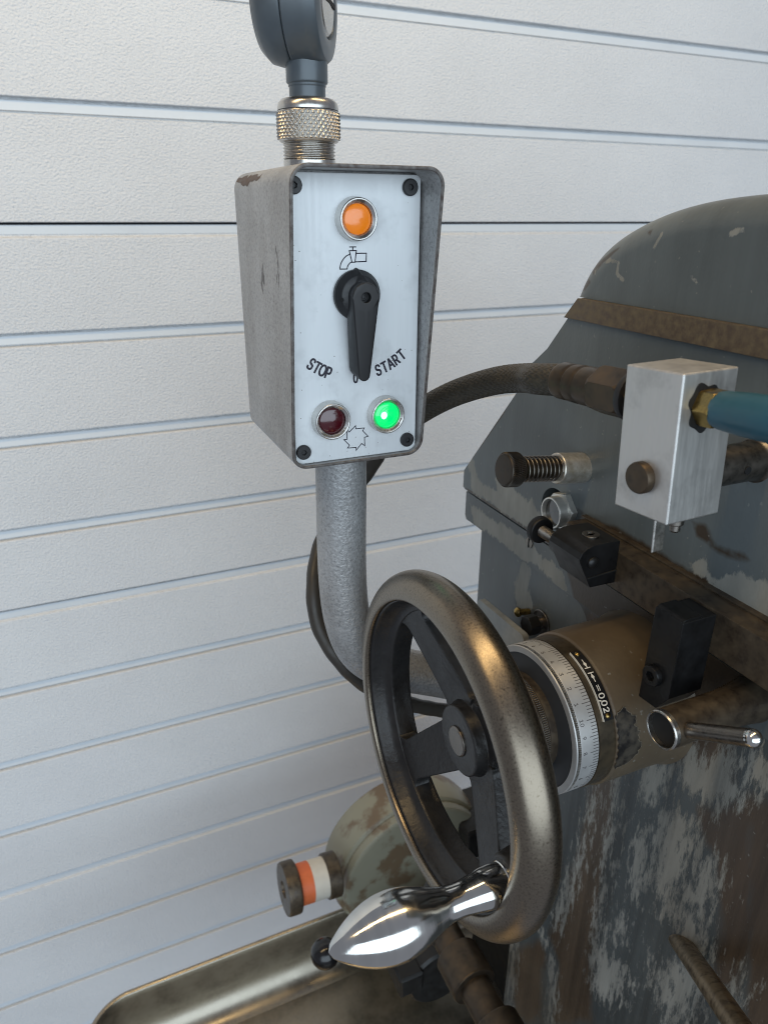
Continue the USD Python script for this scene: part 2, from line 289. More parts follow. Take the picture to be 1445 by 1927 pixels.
# grey hammered enamel of the box and its pipe, rubbed darker and scratched to brown metal
def hammered(name, col, bump, sc, chip, chipcol=(.035, .025, .02), spk=.2):
    n = {'g': ('geometry', {}), 'v': ('noise_texture', {'scale': sc, 'detail': 2, 'roughness': .5}), 'n': ('noise_texture', {'scale': 75, 'detail': 8, 'roughness': .7}), 'n2': ('noise_texture', {'scale': 11, 'detail': 5, 'roughness': .6}),
         'mp': ('mapping', {'scale': (1, 1, .35)}), 'c': ('rgb_ramp', {'ramp': [(.3, tuple(x * .72 for x in col)), (.55, col), (.8, tuple(x * 1.12 for x in col))]}),
         'sp': ('noise_texture', {'scale': 620, 'detail': 4, 'roughness': .7}), 'sr': ('rgb_ramp', {'ramp': [(.36, (1 - spk * 1.6,) * 3), (.46, (1 - spk * .4,) * 3), (.62, (1 + spk * .35,) * 3)]}), 'sm': ('mix_color', {'blend_type': 'multiply', 'fac': 1.0, 'use_clamp': False}), 'wl': ('noise_texture', {'scale': 30, 'detail': 7, 'roughness': .65}), 'wr': ('rgb_ramp', {'ramp': [(.34, (.72, .70, .68)), (.56, (1, 1, 1))]}), 'wm': ('mix_color', {'blend_type': 'multiply', 'fac': 1.0}), 'k': ('math', {'math_type': 'multiply'}), 'k2': ('rgb_ramp', {'ramp': [(chip, (0, 0, 0)), (chip + .02, (1, 1, 1))]}), 'mx': ('mix_color', {'b': chipcol}),
         'b': ('bump', {'strength': 1, 'distance': bump}), 'bv': ('bevel', {'radius': .0007, 'samples': 4}), 'p': ('principled_bsdf', {'roughness': .40, 'metallic': .25})}
    l = [('g.position', 'v.vector'), ('g.position', 'mp.vector'), ('mp.vector', 'n.vector'), ('g.position', 'n2.vector'), ('n2.fac', 'c.fac'), ('n.fac', 'k.value1'), ('n2.fac', 'k.value2'), ('k.value', 'k2.fac'), ('k2.color', 'mx.fac'), ('g.position', 'sp.vector'), ('sp.fac', 'sr.fac'), ('c.color', 'sm.a'), ('sr.color', 'sm.b'), ('mp.vector', 'wl.vector'), ('wl.fac', 'wr.fac'), ('sm.result', 'wm.a'), ('wr.color', 'wm.b'), ('wm.result', 'mx.a'), ('mx.result', 'p.base_color'),
         ('v.fac', 'b.height'), ('bv.bevel', 'b.normal'), ('b.normal', 'p.normal')]
    mat(name, n, l)
hammered('box_grey', (.35, .348, .346), .00012, 800, .372, spk=.26)
hammered('pipe_grey', (.345, .345, .345), .0007, 400, .392, spk=.22)
basic('box_edge', (.060, .042, .036), .45, .3, 300, .4, .1, col2=(.16, .15, .14))
# woven cover of the hose
basic('braid', (.062, .052, .036), .52, .2, 500, .3, .1, .00006, 900, col2=(.03, .026, .02))
basic('ferrule_brown', (.11, .078, .05), .40, .75, 70, .3, .1, .00005, 300, bev=.0006, col2=(.05, .04, .03))
# ------------------------------------------------------------------ garage door
DY = 1.0
tops = [.3726, .2443, .1165, -.0142, -.1412, -.2703, -.3975, -.5180, -.6430, -.7710, -.8990, -1.0225, -1.1470, -1.2740, -1.4010, -1.53]
joints = {-.0142, -.5180, -1.0225, .5}
GAP = .0175
door = thing('garage_door', 'white sectional garage door with embossed horizontal ribs filling the background', 'garage door', (.7, DY, -1.3))
X0, X1 = -1.1, 2.6
bounds = [.51, -.0142, -.5180, -1.0225, -1.56]
for i in range(4):
    zt, zb = bounds[i], bounds[i + 1]
    pr_ = [(1.03, zt - .003), (1.004, zt - .003), (1.004, zt - .0015 - .012), (1.0045, zt - .0142), (1.0045, zt - .0154), (1.0008, zt - .0172), (1.0, zt - .0190)]
    if i == 0: pr_ = [(1.03, zt), (1.0, zt)]
    for t in [t for t in tops if zb + .02 < t < zt - .02]:
        pr_ += [(1.0, t + .0014), (1.0004, t + .0004), (1.0016, t - .0002), (1.0062, t - .0003), (1.0085, t - .0012), (1.0075, t - .0026), (1.0052, t - .0038), (1.0044, t - .0138), (1.0080, t - .0142), (1.0080, t - .0160), (1.0010, t - .0168), (1.0001, t - .0176), (1.0, t - .0190)]
    pr_ += [(1.0, zb + .0016), (1.0006, zb + .0004), (1.002, zb), (1.03, zb)]
    P = np.array([[(x, DY - 1 + y, z) for y, z in pr_] for x in (X0, X1)])
    ds = part(door, 'door_section', grid(P, flip=True), 'door_paint', smooth=28)
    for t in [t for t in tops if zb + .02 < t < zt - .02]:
        part(ds, 'rib_groove_sheen', grid(np.array([[(x, DY - .0003 + y, z) for y, z in ((.0052, t - .0038), (.0044, t - .0138))] for x in (X0, X1)]), flip=True), 'door_cool_sheen', smooth=28)  # strip laid over the groove floor to carry the painted cool reflection
    if i: part(ds, 'rib_groove_sheen', grid(np.array([[(x, 1.0037, z) for z in (zt - .0034, zt - .0132)] for x in (X0, X1)]), flip=True), 'door_cool_sheen', smooth=28)
part(door, 'joint_core', cat([rbox((X1 - X0, .012, .03), .001, (.75, 1.022, z)) for z in bounds[1:4]]), 'door_core')
part(door, 'scuff_mark', cat([rbox((.0012 + .003 * rng.random(), .0004, .0009 + .0012 * rng.random()), .0002, (.305 + .0062 * k + .002 * rng.random(), .9999, .0965 + .0022 * rng.random() - .00018 * k)) for k in range(9)]), 'scuff')

# ------------------------------------------------------------------ control box on its pipe
bx = thing('control_box', 'grey hooded switch box with start stop knob and green lit lamp', 'control box', (.146, .405, -.135))
def rr_ring(x0, x1, z0, z1, r, y, n=10):
    out = []
    for cx_, cz_, a0 in ((x1 - r, z1 - r, 0), (x0 + r, z1 - r, 90), (x0 + r, z0 + r, 180), (x1 - r, z0 + r, 270)):
        for k in range(n + 1):
            a = np.radians(a0 + 90 * k / n); px, pz = cx_ + r * np.cos(a), cz_ + r * np.sin(a)
            out.append((px, y(pz) if callable(y) else y, pz))
    return np.array(out)
BX = (.1052, .1866, -.1352, .0206)
yf = lambda z: .3470 + (.0206 - z) * .0187 / .1558
def shrink(b, d): return (b[0] + d, b[1] - d, b[2] + d, b[3] - d)
def sub(ring, m=5):  # more points along straights so that the slanted lip stays straight
    out = []
    for a, b in zip(ring, np.roll(ring, -1, 0)):
        k = m if np.linalg.norm(b - a) > .02 else 1
        out += [a + (b - a) * t / k for t in range(k)]
    return np.array(out)
def R_(d, r, y): return sub(rr_ring(*shrink(BX, d), r, y))
rings = [R_(.004, .006, .4645), R_(.0012, .0085, .4635), R_(0, .0095, .4610), R_(0, .0095, .43), R_(0, .0095, .40)]
outer = grid(np.array(rings + [R_(0, .0095, lambda z: yf(z) + .0006)]), close_v=True)
lip = grid(np.array([R_(0, .0095, lambda z: yf(z) + .0006), R_(.0003, .0092, lambda z: yf(z) + .0001), R_(.0009, .0086, yf), R_(.0016, .0079, lambda z: yf(z) + .0001), R_(.0019, .0076, lambda z: yf(z) + .0006)]), close_v=True)
inner = grid(np.array([R_(.0019, .0076, lambda z: yf(z) + .0006), R_(.0019, .0076, .3735)]), close_v=True)
def capring(ring, flip=False):
    n = len(ring); c = trimesh.Trimesh(np.vstack([ring, ring.mean(0)]), [[i, (i + 1) % n, n] for i in range(n)], process=False)
    if flip: c.invert()
    return c
housing = part(bx, 'housing', cat([outer, capring(rings[0], True)]), 'box_grey')
part(bx, 'hood_lining', cat([inner, capring(R_(.0019, .0076, .3735))]), 'box_grey', label='shaded inside of the hood around the face plate')
part(bx, 'hood_edge', lip, 'box_edge', label='chipped brown front edge of the hood')
PY = .3695
pz = Polygon(rr_ring(.1088, .1834, -.1331, .0176, .003, 0)[:, [0, 2]])
plate = part(bx, 'face_plate', ext_y(pz, PY, PY + .0015), 'face_aluminium', label='white aluminium face plate with printed symbols')
for x, z in ((.1135, .0116), (.1769, .0116), (.1131, -.1259), (.1777, -.1261)):
    part(bx, 'plate_screw', cap_screw(.0042, .0024, (x, PY + .0002, z), (0, -1, 0), .0016, .0016, rng.random() * 60), 'black_plastic')
def lamp(x, z, lens, name, label):
    b = part(bx, 'indicator_lamp', lat([(.0109, 0), (.0109, .0012), (.0103, .0062), (.0099, .0066), (.0094, .0066), (.0078, .0052), (.0076, .0030), (.0001, .0030)], (x, PY, z), (0, -1, 0), 72), 'bezel_steel', label=label)
    h = .0046
    part(b, 'lens', lat([(.0075, .0028), (.0075, h - .0006), (.0068, h - .0001), (.0050, h + .0005), (.0026, h + .0009), (0, h + .0010)], (x, PY, z), (0, -1, 0), 64), lens)
    return b
lamp(.1458, -.0038, 'lens_orange', 'indicator_lamp', 'orange indicator lamp')
lr = lamp(.1294, -.1085, 'lens_red', 'indicator_lamp', 'unlit dark red indicator lamp')
lg = lamp(.1630, -.1087, 'lens_green', 'indicator_lamp', 'glowing green indicator lamp')
part(lg, 'bulb_glow', trimesh.Trimesh(*(lambda s: (s.vertices * [.0019, .0006, .0022] + [.1606, PY - .0055, -.1083], s.faces))(trimesh.creation.icosphere(2, 1.0))), 'lamp_glow')
part(lg, 'lens_ring', cat([lat([(r_ - .00012, 0), (r_ - .00012, .00022), (r_ + .00012, .00022), (r_ + .00012, 0)], (.1634, PY - .00505 - (.0068 - r_) * .10, -.1087), (0, -1, 0), 64) for r_ in (.0042, .0055)]), 'lens_green')
part(lr, 'grime', cat([lat([(0, 0), (.0004 + .0005 * rng.random(), .0001), (.0001, .0003)], (.1294 + .0089 * np.cos(a), PY - .0058, -.1085 + .0089 * np.sin(a)), (0, -1, 0), 7) for a in np.radians(rng.uniform(225, 330, 26))]), 'grime')
part(lg, 'grime', cat([lat([(0, 0), (.0004 + .0005 * rng.random(), .0001), (.0001, .0003)], (.1630 + .0089 * np.cos(a), PY - .0058, -.1087 + .0089 * np.sin(a)), (0, -1, 0), 7) for a in np.radians(rng.uniform(255, 345, 30))]), 'grime')
def line(pts, w=.00056, closed=False):
    l = LineString(pts + [pts[0]] if closed else pts).buffer(w / 2, cap_style='flat', join_style='mitre')
    return ext_y(l, PY - .00012, PY + .0002)
tap = [line([(.14294, -.02087), (.14175, -.0213), (.14059, -.02192), (.1395, -.02285), (.13858, -.02406), (.1379, -.0252), (.13755, -.02622), (.1373, -.0272), (.13727, -.02815), (.14123, -.0282), (.14135, -.0275), (.14165, -.02676), (.1420, -.0261), (.14252, -.02559), (.1432, -.0250), (.1441, -.02482)]),
       line([(.14262, -.01911), (.14659, -.01911), (.14577, -.02488), (.14407, -.02490)], closed=True), line([(.14632, -.02049), (.15225, -.02055), (.15212, -.02464), (.14585, -.02468)]),
       line([(.14264, -.01728), (.14646, -.01728)]), line([(.14461, -.01729), (.14461, -.01911)])]
part(bx, 'tap_symbol', cat(tap), 'print_ink', smooth=False, label='printed coolant tap outline')
cut = [(.14502, -.11404), (.14519, -.11591), (.15045, -.11601), (.14948, -.11763), (.15283, -.12132), (.15055, -.12167), (.15071, -.12684), (.14871, -.12521), (.1453, -.12888), (.14519, -.12723), (.13992, -.12689), (.14109, -.12534), (.13778, -.12158), (.13968, -.12163), (.13978, -.11591), (.14109, -.11741)]
part(bx, 'cutter_symbol', line(cut, .00048, True), 'print_ink', smooth=False, label='printed toothed milling cutter outline')
def arc_word(word, angs, r, h, sx, c=(.1462, -.0415)):
    out = []
    for ch, a in zip(word, angs):
        a = np.radians(a); out += [flat_y(text_at(ch, h, True, .00012 + .00003 * j), c[0] + r * np.sin(a) + o * np.cos(a), c[1] - r * np.cos(a) + o * np.sin(a), PY, a, sx) for j, o in enumerate((-.00016, .00016))]
    return cat(out)
part(bx, 'stop_lettering', arc_word('STOP', (-37.0, -32.0, -27.2, -22.4), .0440, .0064, .66), 'print_ink', smooth=False, label='printed word STOP')
part(bx, 'zero_lettering', arc_word('0', (-1.0,), .0445, .0062, .60), 'print_ink', smooth=False, label='printed 0')
part(bx, 'start_lettering', arc_word('START', (17.4, 22.9, 28.2, 33.4, 39.0), .0435, .0063, .66), 'print_ink', smooth=False, label='printed word START')
# paint rubbed through to rust on the near top corner of the box
wy = np.linspace(.405, .459, 40); wp = []
for y in wy:
    lo_, hi_ = 128 + 16 * meshkit.noise(np.array([y * 260, 0, 0])), 150 + 26 * meshkit.noise(np.array([y * 210, 5, 0])) * np.sin((y - .403) / .058 * PI)
    wp.append([(BX[0] + .0095 + .00958 * np.cos(np.radians(t)), y, BX[3] - .0095 + .00958 * np.sin(np.radians(t))) for t in np.linspace(lo_, hi_, 8)])
part(bx, 'worn_corner', grid(wp), 'rust', smooth=True, label='brown patch rubbed through the paint on the top corner')
# specks on the plate and chips on the hood
part(bx, 'dirt_speck', cat([lat([(0, 0), (s_, .00006), (.00001, .00012)], (x, PY, z), (0, -1, 0), 6) for x, z, s_ in zip(rng.uniform(.111, .182, 46), -.133 + .15 * rng.random(46) ** 2.2, .0001 + .00022 * rng.random(46))]), 'grime', kind='stuff')
# selector knob: flat boss with a pointer on top, lever hanging from its centre
kx, kz = .1462, -.0415
def disc_pts(x, z, r, y, n=40): a = np.linspace(0, 2 * PI, n, endpoint=False); return np.stack([x + r * np.cos(a), np.full(n, y), z + r * np.sin(a)], 1)
def hullp(*P): return trimesh.Trimesh(np.vstack(P)).convex_hull
base = hullp(disc_pts(kx, kz, .0131, PY), disc_pts(kx, kz, .0131, PY - .0025), disc_pts(kx, kz, .0105, PY - .0065), disc_pts(kx, kz, .007, PY - .0082))
ptr = hullp(disc_pts(kx, kz + .0132, .0007, PY, 12), disc_pts(kx, kz + .0130, .0006, PY - .0025, 12), disc_pts(kx - .0055, kz + .0095, .001, PY, 10), disc_pts(kx + .0055, kz + .0095, .001, PY, 10), disc_pts(kx, kz + .004, .004, PY - .0085), disc_pts(kx, kz + .0095, .0016, PY - .0062))
knob = part(bx, 'selector_knob', cat([base, ptr]), 'black_plastic', smooth=30, label='black selector knob with pointer up and lever down')
lev = mf.Manifold.hull_points(np.vstack([disc_pts(kx, kz, .0077, PY - .0138), disc_pts(kx, kz, .0072, PY - .0146), disc_pts(kx, kz, .0074, PY - .005), disc_pts(kx, kz - .020, .0046, PY - .0134, 16), disc_pts(kx, kz - .0412, .0034, PY - .0112, 16), disc_pts(kx, kz - .0414, .0028, PY - .0118, 16), disc_pts(kx, kz - .020, .0062, PY - .0030, 16), disc_pts(kx, kz - .0380, .0052, PY - .0022, 16)]))
hole = mf.Manifold.cylinder(.006, .0027, .0027, 32).rotate([90, 0, 0]).translate([kx, PY - .0105, kz])
part(knob, 'lever', man(lev - hole), 'black_plastic', smooth=30)
part(knob, 'lever_screw', cap_screw(.0020, .001, (kx, PY - .0101, kz), (0, -1, 0), .0011, .0008), 'black_oxide')
part(knob, 'set_screw', cyl(.0011, .0006, (kx - .0103, PY - .0060, kz - .0015), (-.55, -1, 0), 14, .0001), 'pit_black')

pipe = thing('support_pipe', 'bent grey hammered pipe carrying the control box behind the handwheel', 'pipe', (.19, .40, -.33))
pp = spline([(.1457, .398, -.134), (.1457, .398, -.18), (.1457, .398, -.228), (.1492, .398, -.263), (.1605, .3985, -.2915), (.1790, .3995, -.3085), (.2010, .4005, -.3205), (.2231, .401, -.3313), (.26, .3996, -.350), (.31, .398, -.376)], 110)
part(pipe, 'pipe_bend', tube(pp, .01615, 48), 'pipe_grey')
def tube_patch(k0, a0, sz, seed):
    """a flake of missing paint on the pipe: a ragged blob laid on the tube at path point k0, angle a0"""
    r_ = np.random.default_rng(seed); T = pp[k0 + 1] - pp[k0 - 1]; T /= np.linalg.norm(T); nx = np.array([-1, 0, 0.]) - T * (-T[0]); nx /= np.linalg.norm(nx); ny = np.cross(T, nx)
    th = np.linspace(0, 2 * PI, 40, endpoint=False); q = 1 + .35 * np.sin(2 * th + r_.random() * 6) + .25 * np.sin(5 * th + r_.random() * 6) + .2 * np.sin(9 * th + r_.random() * 6)
    uu = np.r_[0, sz[0] * q * np.cos(th)]; ww = np.r_[0, sz[1] * q * np.sin(th)]
    an = a0 + uu / .0162; V = pp[k0] + T * ww[:, None] + .01632 * (np.cos(an)[:, None] * nx + np.sin(an)[:, None] * ny)
    return trimesh.Trimesh(V, [[0, 1 + i, 1 + (i + 1) % 40] for i in range(40)], process=False)
spots = [(22, 60, .0013, .0042), (26, 38, .0006, .0010), (20, 82, .0007, .0012), (14, 95, .0012, .0020), (12, 40, .0008, .0010), (17, 110, .0006, .0016), (31, 75, .0004, .0007), (34, 40, .0005, .0006), (38, 100, .0005, .0012), (28, 98, .0004, .0009), (77, 75, .0030, .0034), (81, 55, .0018, .0026), (74, 55, .0008, .0014), (74, 105, .0010, .0010), (84, 95, .0010, .0012)]
part(pipe, 'paint_flake', cat([tube_patch(k, np.radians(a), (s_, t_), i) for i, (k, a, s_, t_) in enumerate(spots)]), 'black_metal', smooth=False, kind='stuff')
part(pipe, 'pipe_flange', cyl(.026, .012, (.294, .3985, -.367), (1, 0, -.45), 48, .001), 'plate_grey')
cab = thing('box_cable', 'thin black cable leaving the switch box and looping left of the grey pipe', 'cable', (.15, .44, -.30))
cp = spline([(.198, .4490, -.150), (.1927, .4560, -.1700), (.1763, .4640, -.1965), (.1517, .4600, -.2313), (.1395, .4420, -.2525), (.1375, .4270, -.2807), (.1474, .4150, -.3039), (.1655, .4130, -.3290), (.1900, .4150, -.3520), (.2300, .4220, -.3800), (.30, .43, -.42)], 90)
part(cab, 'cable_sheath', tube(cp, .0060, 20, disp=lambda s, a: .0002 * np.sin(s * 2600)), 'cable_black')

# ------------------------------------------------------------------ swivel joint above the box
sw = thing('swivel_joint', 'blue grey swivel head on a knurled threaded collar above the box', 'swivel joint', (.146, .4405, .0205))
ax_, ay_ = .1460, .4405
Zu = (0, 0, 1)
part(sw, 'threaded_base', cat([lat([(0, .018), (.0150, .018), (.0150, .0268), (.0147, .0272)], (ax_, ay_, 0), Zu, 64)] + [lat([(.0140, z), (.0151, z + .0007), (.0151, z + .0010), (.0140, z + .0018)], (ax_, ay_, 0), Zu, 64) for z in np.arange(.0270, .0362, .0018)]), 'steel')
kn = part(sw, 'knurled_ring', knurl(.0181, .0165, (ax_, ay_, .0362), Zu, 38, 8, .0010, .0012), 'steel', smooth=False)
part(kn, 'ring_shoulder', lat([(.0172, .0524), (.0174, .0535), (.0168, .0560), (.0150, .0578), (.0125, .0585), (.0100, .0586)], (ax_, ay_, 0), Zu, 80), 'steel')
part(sw, 'stem', lat([(.0102, .056), (.0102, .0640), (.0106, .0643), (.0106, .0655), (.0112, .0657), (.0117, .0665), (.0117, .0750), (.0112, .0790)], (ax_, ay_, 0), Zu, 64), 'swivel_blue')
az = np.radians(122); hd = np.array([np.sin(az), np.cos(az), 0.0]); hc = np.array([ax_, ay_, .1045]) - hd * .001
part(sw, 'rear_half', lat([(0, -.0245), (.018, -.0242), (.0245, -.0225), (.0290, -.0180), (.0305, -.0125), (.0305, -.0062), (.0300, -.0056), (.020, -.0056)], hc, hd, 96), 'swivel_blue')
fr = part(sw, 'front_half', lat([(.020, -.0052), (.0302, -.0052), (.0308, -.0046), (.0308, .0060), (.0302, .0100), (.0280, .0130), (.0235, .0142), (.0190, .0142), (.0178, .0136), (.0172, .0120), (.004, .0118)], hc, hd, 96), 'swivel_blue')
part(fr, 'neck', hullp(np.asarray(cyl(.0112, .004, (ax_, ay_, .0748), Zu).vertices), np.asarray(lathe([(.012, -.004), (.012, .008)], 40).vertices @ frame(hd).T + hc - [0, 0, .016])), 'swivel_blue')
part(sw, 'cap_screw', cat([lat([(0, .0110), (.0165, .0110), (.0165, .0128), (.0150, .0140), (.0002, .0146)], hc, hd, 64)]), 'steel')
part(sw, 'screw_slot', place(rbox((.030, .0026, .0012), .0002, (0, 0, .0142)), hc, hd), 'pit_black')

# ------------------------------------------------------------------ handwheel
C = np.array([.1583, .2750, -.2758]); XA = np.array([1.0, 0, 0])
wh = thing('handwheel', 'worn brown steel handwheel with four dark spokes and polished crank handle', 'handwheel', C)
def ring_mesh(R, prof, n=160):  # prof: (radius, dx) closed loop
    prof = np.array(prof); a = np.linspace(0, 2 * PI, n, endpoint=False)
    P = np.stack([np.repeat(C[0] + prof[:, 1][:, None], n, 1), C[1] + prof[:, 0][:, None] * np.cos(a), C[2] + prof[:, 0][:, None] * np.sin(a)], -1)
    return grid(P, close_u=True, close_v=True)
b_ = np.linspace(np.radians(112), np.radians(-102), 44)
rim = part(wh, 'rim', ring_mesh(0, [(.0882 + .0118 * np.cos(t), .0120 * np.sin(t)) for t in b_] + [(.0848, -.0111), (.0843, -.0100), (.0841, -.0060), (.0841, .0080)], 200), 'cast_rim', smooth=40)
part(rim, 'inner_flange', ring_mesh(0, [(.0843, -.0094), (.0832, -.0060), (.0820, -.0020), (.0800, .0006), (.0780, .0020), (.0764, .0026), (.0757, .0040), (.0757, .0150), (.0765, .0160), (.0840, .0130), (.0840, .000)]), 'cast_dark', smooth=40)
def dxr(r): return np.interp(r, [.028, .0765], [.0165, .0030])
ang = [48, -47, -134, 138]
sp = [Polygon([(r * np.cos(np.radians(a)) - w * np.sin(np.radians(a)) * s, r * np.sin(np.radians(a)) + w * np.cos(np.radians(a)) * s) for r, w, s in ((.012, .0160, -1), (.082, .0118, -1), (.082, .0118, 1), (.012, .0160, 1))]) for a in ang]
hubp = Point(0, 0).buffer(.0262, 48); outp = Point(0, 0).buffer(.083, 96).difference(Point(0, 0).buffer(.0768, 96))
web = unary_union(sp + [hubp, outp]); web = web.buffer(-.0005).buffer(.0065).buffer(-.0060)
web = web.intersection(Point(0, 0).buffer(.0825, 96))
for a in ang:
    w0 = Polygon([(0, 0)] + [(.13 * np.cos(np.radians(a + t)), .13 * np.sin(np.radians(a + t))) for t in (-42, 0, 42)]).intersection(Point(0, 0).buffer(.09))
    g = web.intersection(w0).difference(Point(0, 0).buffer(.0200, 48))
    m = extrude(g.simplify(.00015), .0105); m = trimesh.Trimesh(*trimesh.remesh.subdivide_to_size(m.vertices, m.faces, .006, max_iter=20))
    v = m.vertices; rr_ = np.hypot(v[:, 0], v[:, 1]); m = trimesh.Trimesh(np.stack([C[0] + dxr(rr_) + v[:, 2], C[1] + v[:, 0], C[2] + v[:, 1]], 1), m.faces, process=False)
    part(wh, 'spoke', m, 'cast_dark', smooth=40)
hb = part(wh, 'hub', lat([(0, .0096), (.0190, .0096), (.0202, .0104), (.0206, .0135), (.0220, .0165), (.0262, .0185), (.0262, .030), (.0215, .036), (.0215, .048), (0, .048)], C, XA, 80), 'cast_dark')
part(hb, 'shaft_end', lat([(0, .0080), (.0080, .0082), (.0088, .0088), (.0088, .0110)], C, XA, 48), 'steel_dark')
hp = C + [0, -.0704, -.0269]
part(wh, 'handle_boss', lat([(0, -.0018), (.0118, -.0018), (.0130, -.0004), (.0150, .0120)], hp, XA, 48), 'cast_dark')
hprof = [(0, -.008), (.0096, -.008), (.0101, -.0072), (.0101, -.0005), (.0097, 0), (.0097, .0003), (.0099, .0008), (.0096, .0090), (.0085, .0165), (.0078, .0235), (.0082, .0300), (.0098, .0360), (.0123, .0430), (.0145, .0505), (.0154, .0570), (.0152, .0620), (.0141, .0680), (.0118, .0745), (.0087, .0805), (.0056, .0850), (.0033, .0878), (.0014, .0892), (0, .0896)]
hz = np.array(hprof)[3:]; 
from scipy.interpolate import PchipInterpolator
zz = np.r_[-.008, -.0072, -.0005, np.linspace(.0, .0896, 60)]
rr2 = np.r_[.0096, .0101, .0101, PchipInterpolator(hz[1:, 1], hz[1:, 0])(np.linspace(0, .0896, 60))]
part(wh, 'crank_handle', lat([(0, -.008)] + list(zip(rr2, zz)), hp + [-.004, 0, 0], -XA, 80), 'chrome', smooth=30, label='polished pear shaped crank handle')

# ------------------------------------------------------------------ graduated dial
dl = thing('graduated_dial', 'silver numbered feed dial between the handwheel and the machine', 'dial', C + [.066, 0, 0])
part(dl, 'dial_ring', lat([(.0400, .0577), (.0430, .0577), (.0437, .0580), (.0439, .0587), (.0432, .0588), (.0432, .0608), (.0439, .0609), (.0440, .0611), (.0440, .0724), (.0380, .0724)], C, XA, 160), 'dial_satin')
nk = 240; a = np.linspace(0, 2 * PI, nk * 4, endpoint=False); rk = np.tile([.0432, .0439, .0439, .0432], nk)
part(dl, 'knurled_band', grid(np.stack([np.stack([np.full(len(a), C[0] + x), C[1] + rk * np.cos(a), C[2] + rk * np.sin(a)], -1) for x in (.0588, .0608)]), close_v=True), 'steel', smooth=False)
part(dl, 'dial_face', lat([(.0150, .0565), (.0300, .0572), (.0402, .0583), (.0402, .0650)], C, XA, 96), 'dial_grey')
ln = part(dl, 'lock_ring', lat([(.0150, .0470), (.0285, .0470), (.0294, .0480), (.0294, .0518), (.0285, .0525), (.0285, .0600)], C, XA, 96), 'rail_steel')
a = np.linspace(0, 2 * PI, 160 * 4, endpoint=False); rk = np.tile([.0293, .0300, .0300, .0293], 160)
part(ln, 'knurled_edge', grid(np.stack([np.stack([np.full(len(a), C[0] + x), C[1] + rk * np.cos(a), C[2] + rk * np.sin(a)], -1) for x in (.0482, .0513)]), close_v=True), 'steel_dark', smooth=False)
step = 11.75; a1 = 135.9  # the figure 1 stands at this angle
tick = []
for k in range(-18 * 5, 13 * 5):
    L = .0056 if k % 5 == 0 else .0036
    t = trimesh.creation.box((.00032, L, .00008)); t.apply_translation((0, .0723 - L / 2 - .066, .00002)); tick.append(bent(t, C, .066, .0440, np.radians(a1 + k * step / 5)))
part(dl, 'graduation', cat(tick), 'dark_ink', smooth=False, kind='stuff')
for k in range(-6, 8):
    n_ = (0 - k) % 10 + 1
    m = text_at(str(n_), .0024, False, .00010)
    part(dl, 'numeral', bent(m, C, .0633, .04398, np.radians(a1 - .4 + (1.2 if n_ == 10 else 0) + k * step)), 'dark_ink', smooth=False)
# ------------------------------------------------------------------ milling machine
XF = .295
mm = thing('milling_machine', 'large dark grey worn milling machine with domed top at the right', 'milling machine', (.40, .30, -1.3))
def thin(pts, w): return list(LineString(pts).buffer(w).exterior.coords)
UPW = [[(.4965, -.1872), (.4848, -.1883), (.4745, -.2037), (.4339, -.2053), (.4087, -.2025), (.3998, -.1928), (.3779, -.2073), (.3889, -.2204), (.4245, -.2197), (.486, -.2196)],
       [(.4507, -.1956), (.4398, -.1897), (.406, -.1972), (.3972, -.1877), (.387, -.2111), (.4325, -.2161)],
       [(.2579, -.179), (.2411, -.1696), (.2336, -.1788), (.2173, -.1691), (.1998, -.1649), (.15, -.17), (.15, -.184), (.2137, -.1841), (.2342, -.1839)]]
UBW = [[(.2558, -.1539), (.2451, -.1526), (.2376, -.1618), (.2203, -.157), (.2147, -.1604), (.2285, -.1638), (.2504, -.1611)], [(.35, -.181), (.10, -.181), (.10, -.186), (.35, -.186)]]
cover = Polygon([(.3790, -.0622), (.3975, -.0845), (.4110, -.0955), (.4187, -.1006), (.4240, -.1075), (.4274, -.1195), (.4984, -.2045), (.4984, -.2190), (.4955, -.2205), (.06, -.2205), (.06, -.0622)])
sy, sz = .3722, -.1918
cover = cover.difference(Point(sy, sz).buffer(.0150, 40))
fr_, wl_ = face_x(cover, XF, .62, .0026)
cv = part(mm, 'side_cover', fr_, 'machine_enamel', wear=np.maximum(wear_of(fr_, UPW, UBW), wear_of(fr_, [thin([(.4429, -.197), (.4249, -.1963), (.4101, -.1964)], .0006), thin([(.4151, -.201), (.4116, -.2094), (.4138, -.218)], .0005)], [thin([(.498, -.2195), (.06, -.2195)], .0012), thin([(.4984, -.2045), (.43, -.122)], .0008)], .002)))
part(cv, 'cover_edge', wl_, 'machine_enamel', smooth=25)
part(cv, 'sight_recess', cyl(.0150, .002, (XF + .016, sy, sz), XA, 40, .0001), 'pit_black')
# rounded bonnet on top
dome = spline([(.3810, -.0488), (.3768, -.039), (.3640, -.0225), (.3390, -.0075), (.3100, .0020), (.2860, .0062), (.2550, .0086), (.205, .0098), (.13, .0100), (.05, .0100)], 220)
tn = np.gradient(dome, axis=0); tn /= np.linalg.norm(tn, axis=1, keepdims=True); nrm = np.stack([tn[:, 1], -tn[:, 0]], 1)
layers = []
for t in np.linspace(0, 1, 22):
    ins = .015 * (1 - np.sin(t * PI / 2)); x = XF + .0015 + .015 * (1 - np.cos(t * PI / 2))
    p = dome - nrm * (-ins) if nrm[60, 1] < 0 else dome - nrm * ins
    p[:, 1] = np.maximum(p[:, 1], -.0487)
    layers.append(np.stack([np.full(len(p), x), p[:, 0], p[:, 1]], 1))
base0 = layers[0]
sheet = [np.stack([base0[:, 0], base0[:, 1], base0[:, 2] * (1 - s_) - .0488 * s_], 1) for s_ in np.linspace(1, 0, 26)[:-1]]
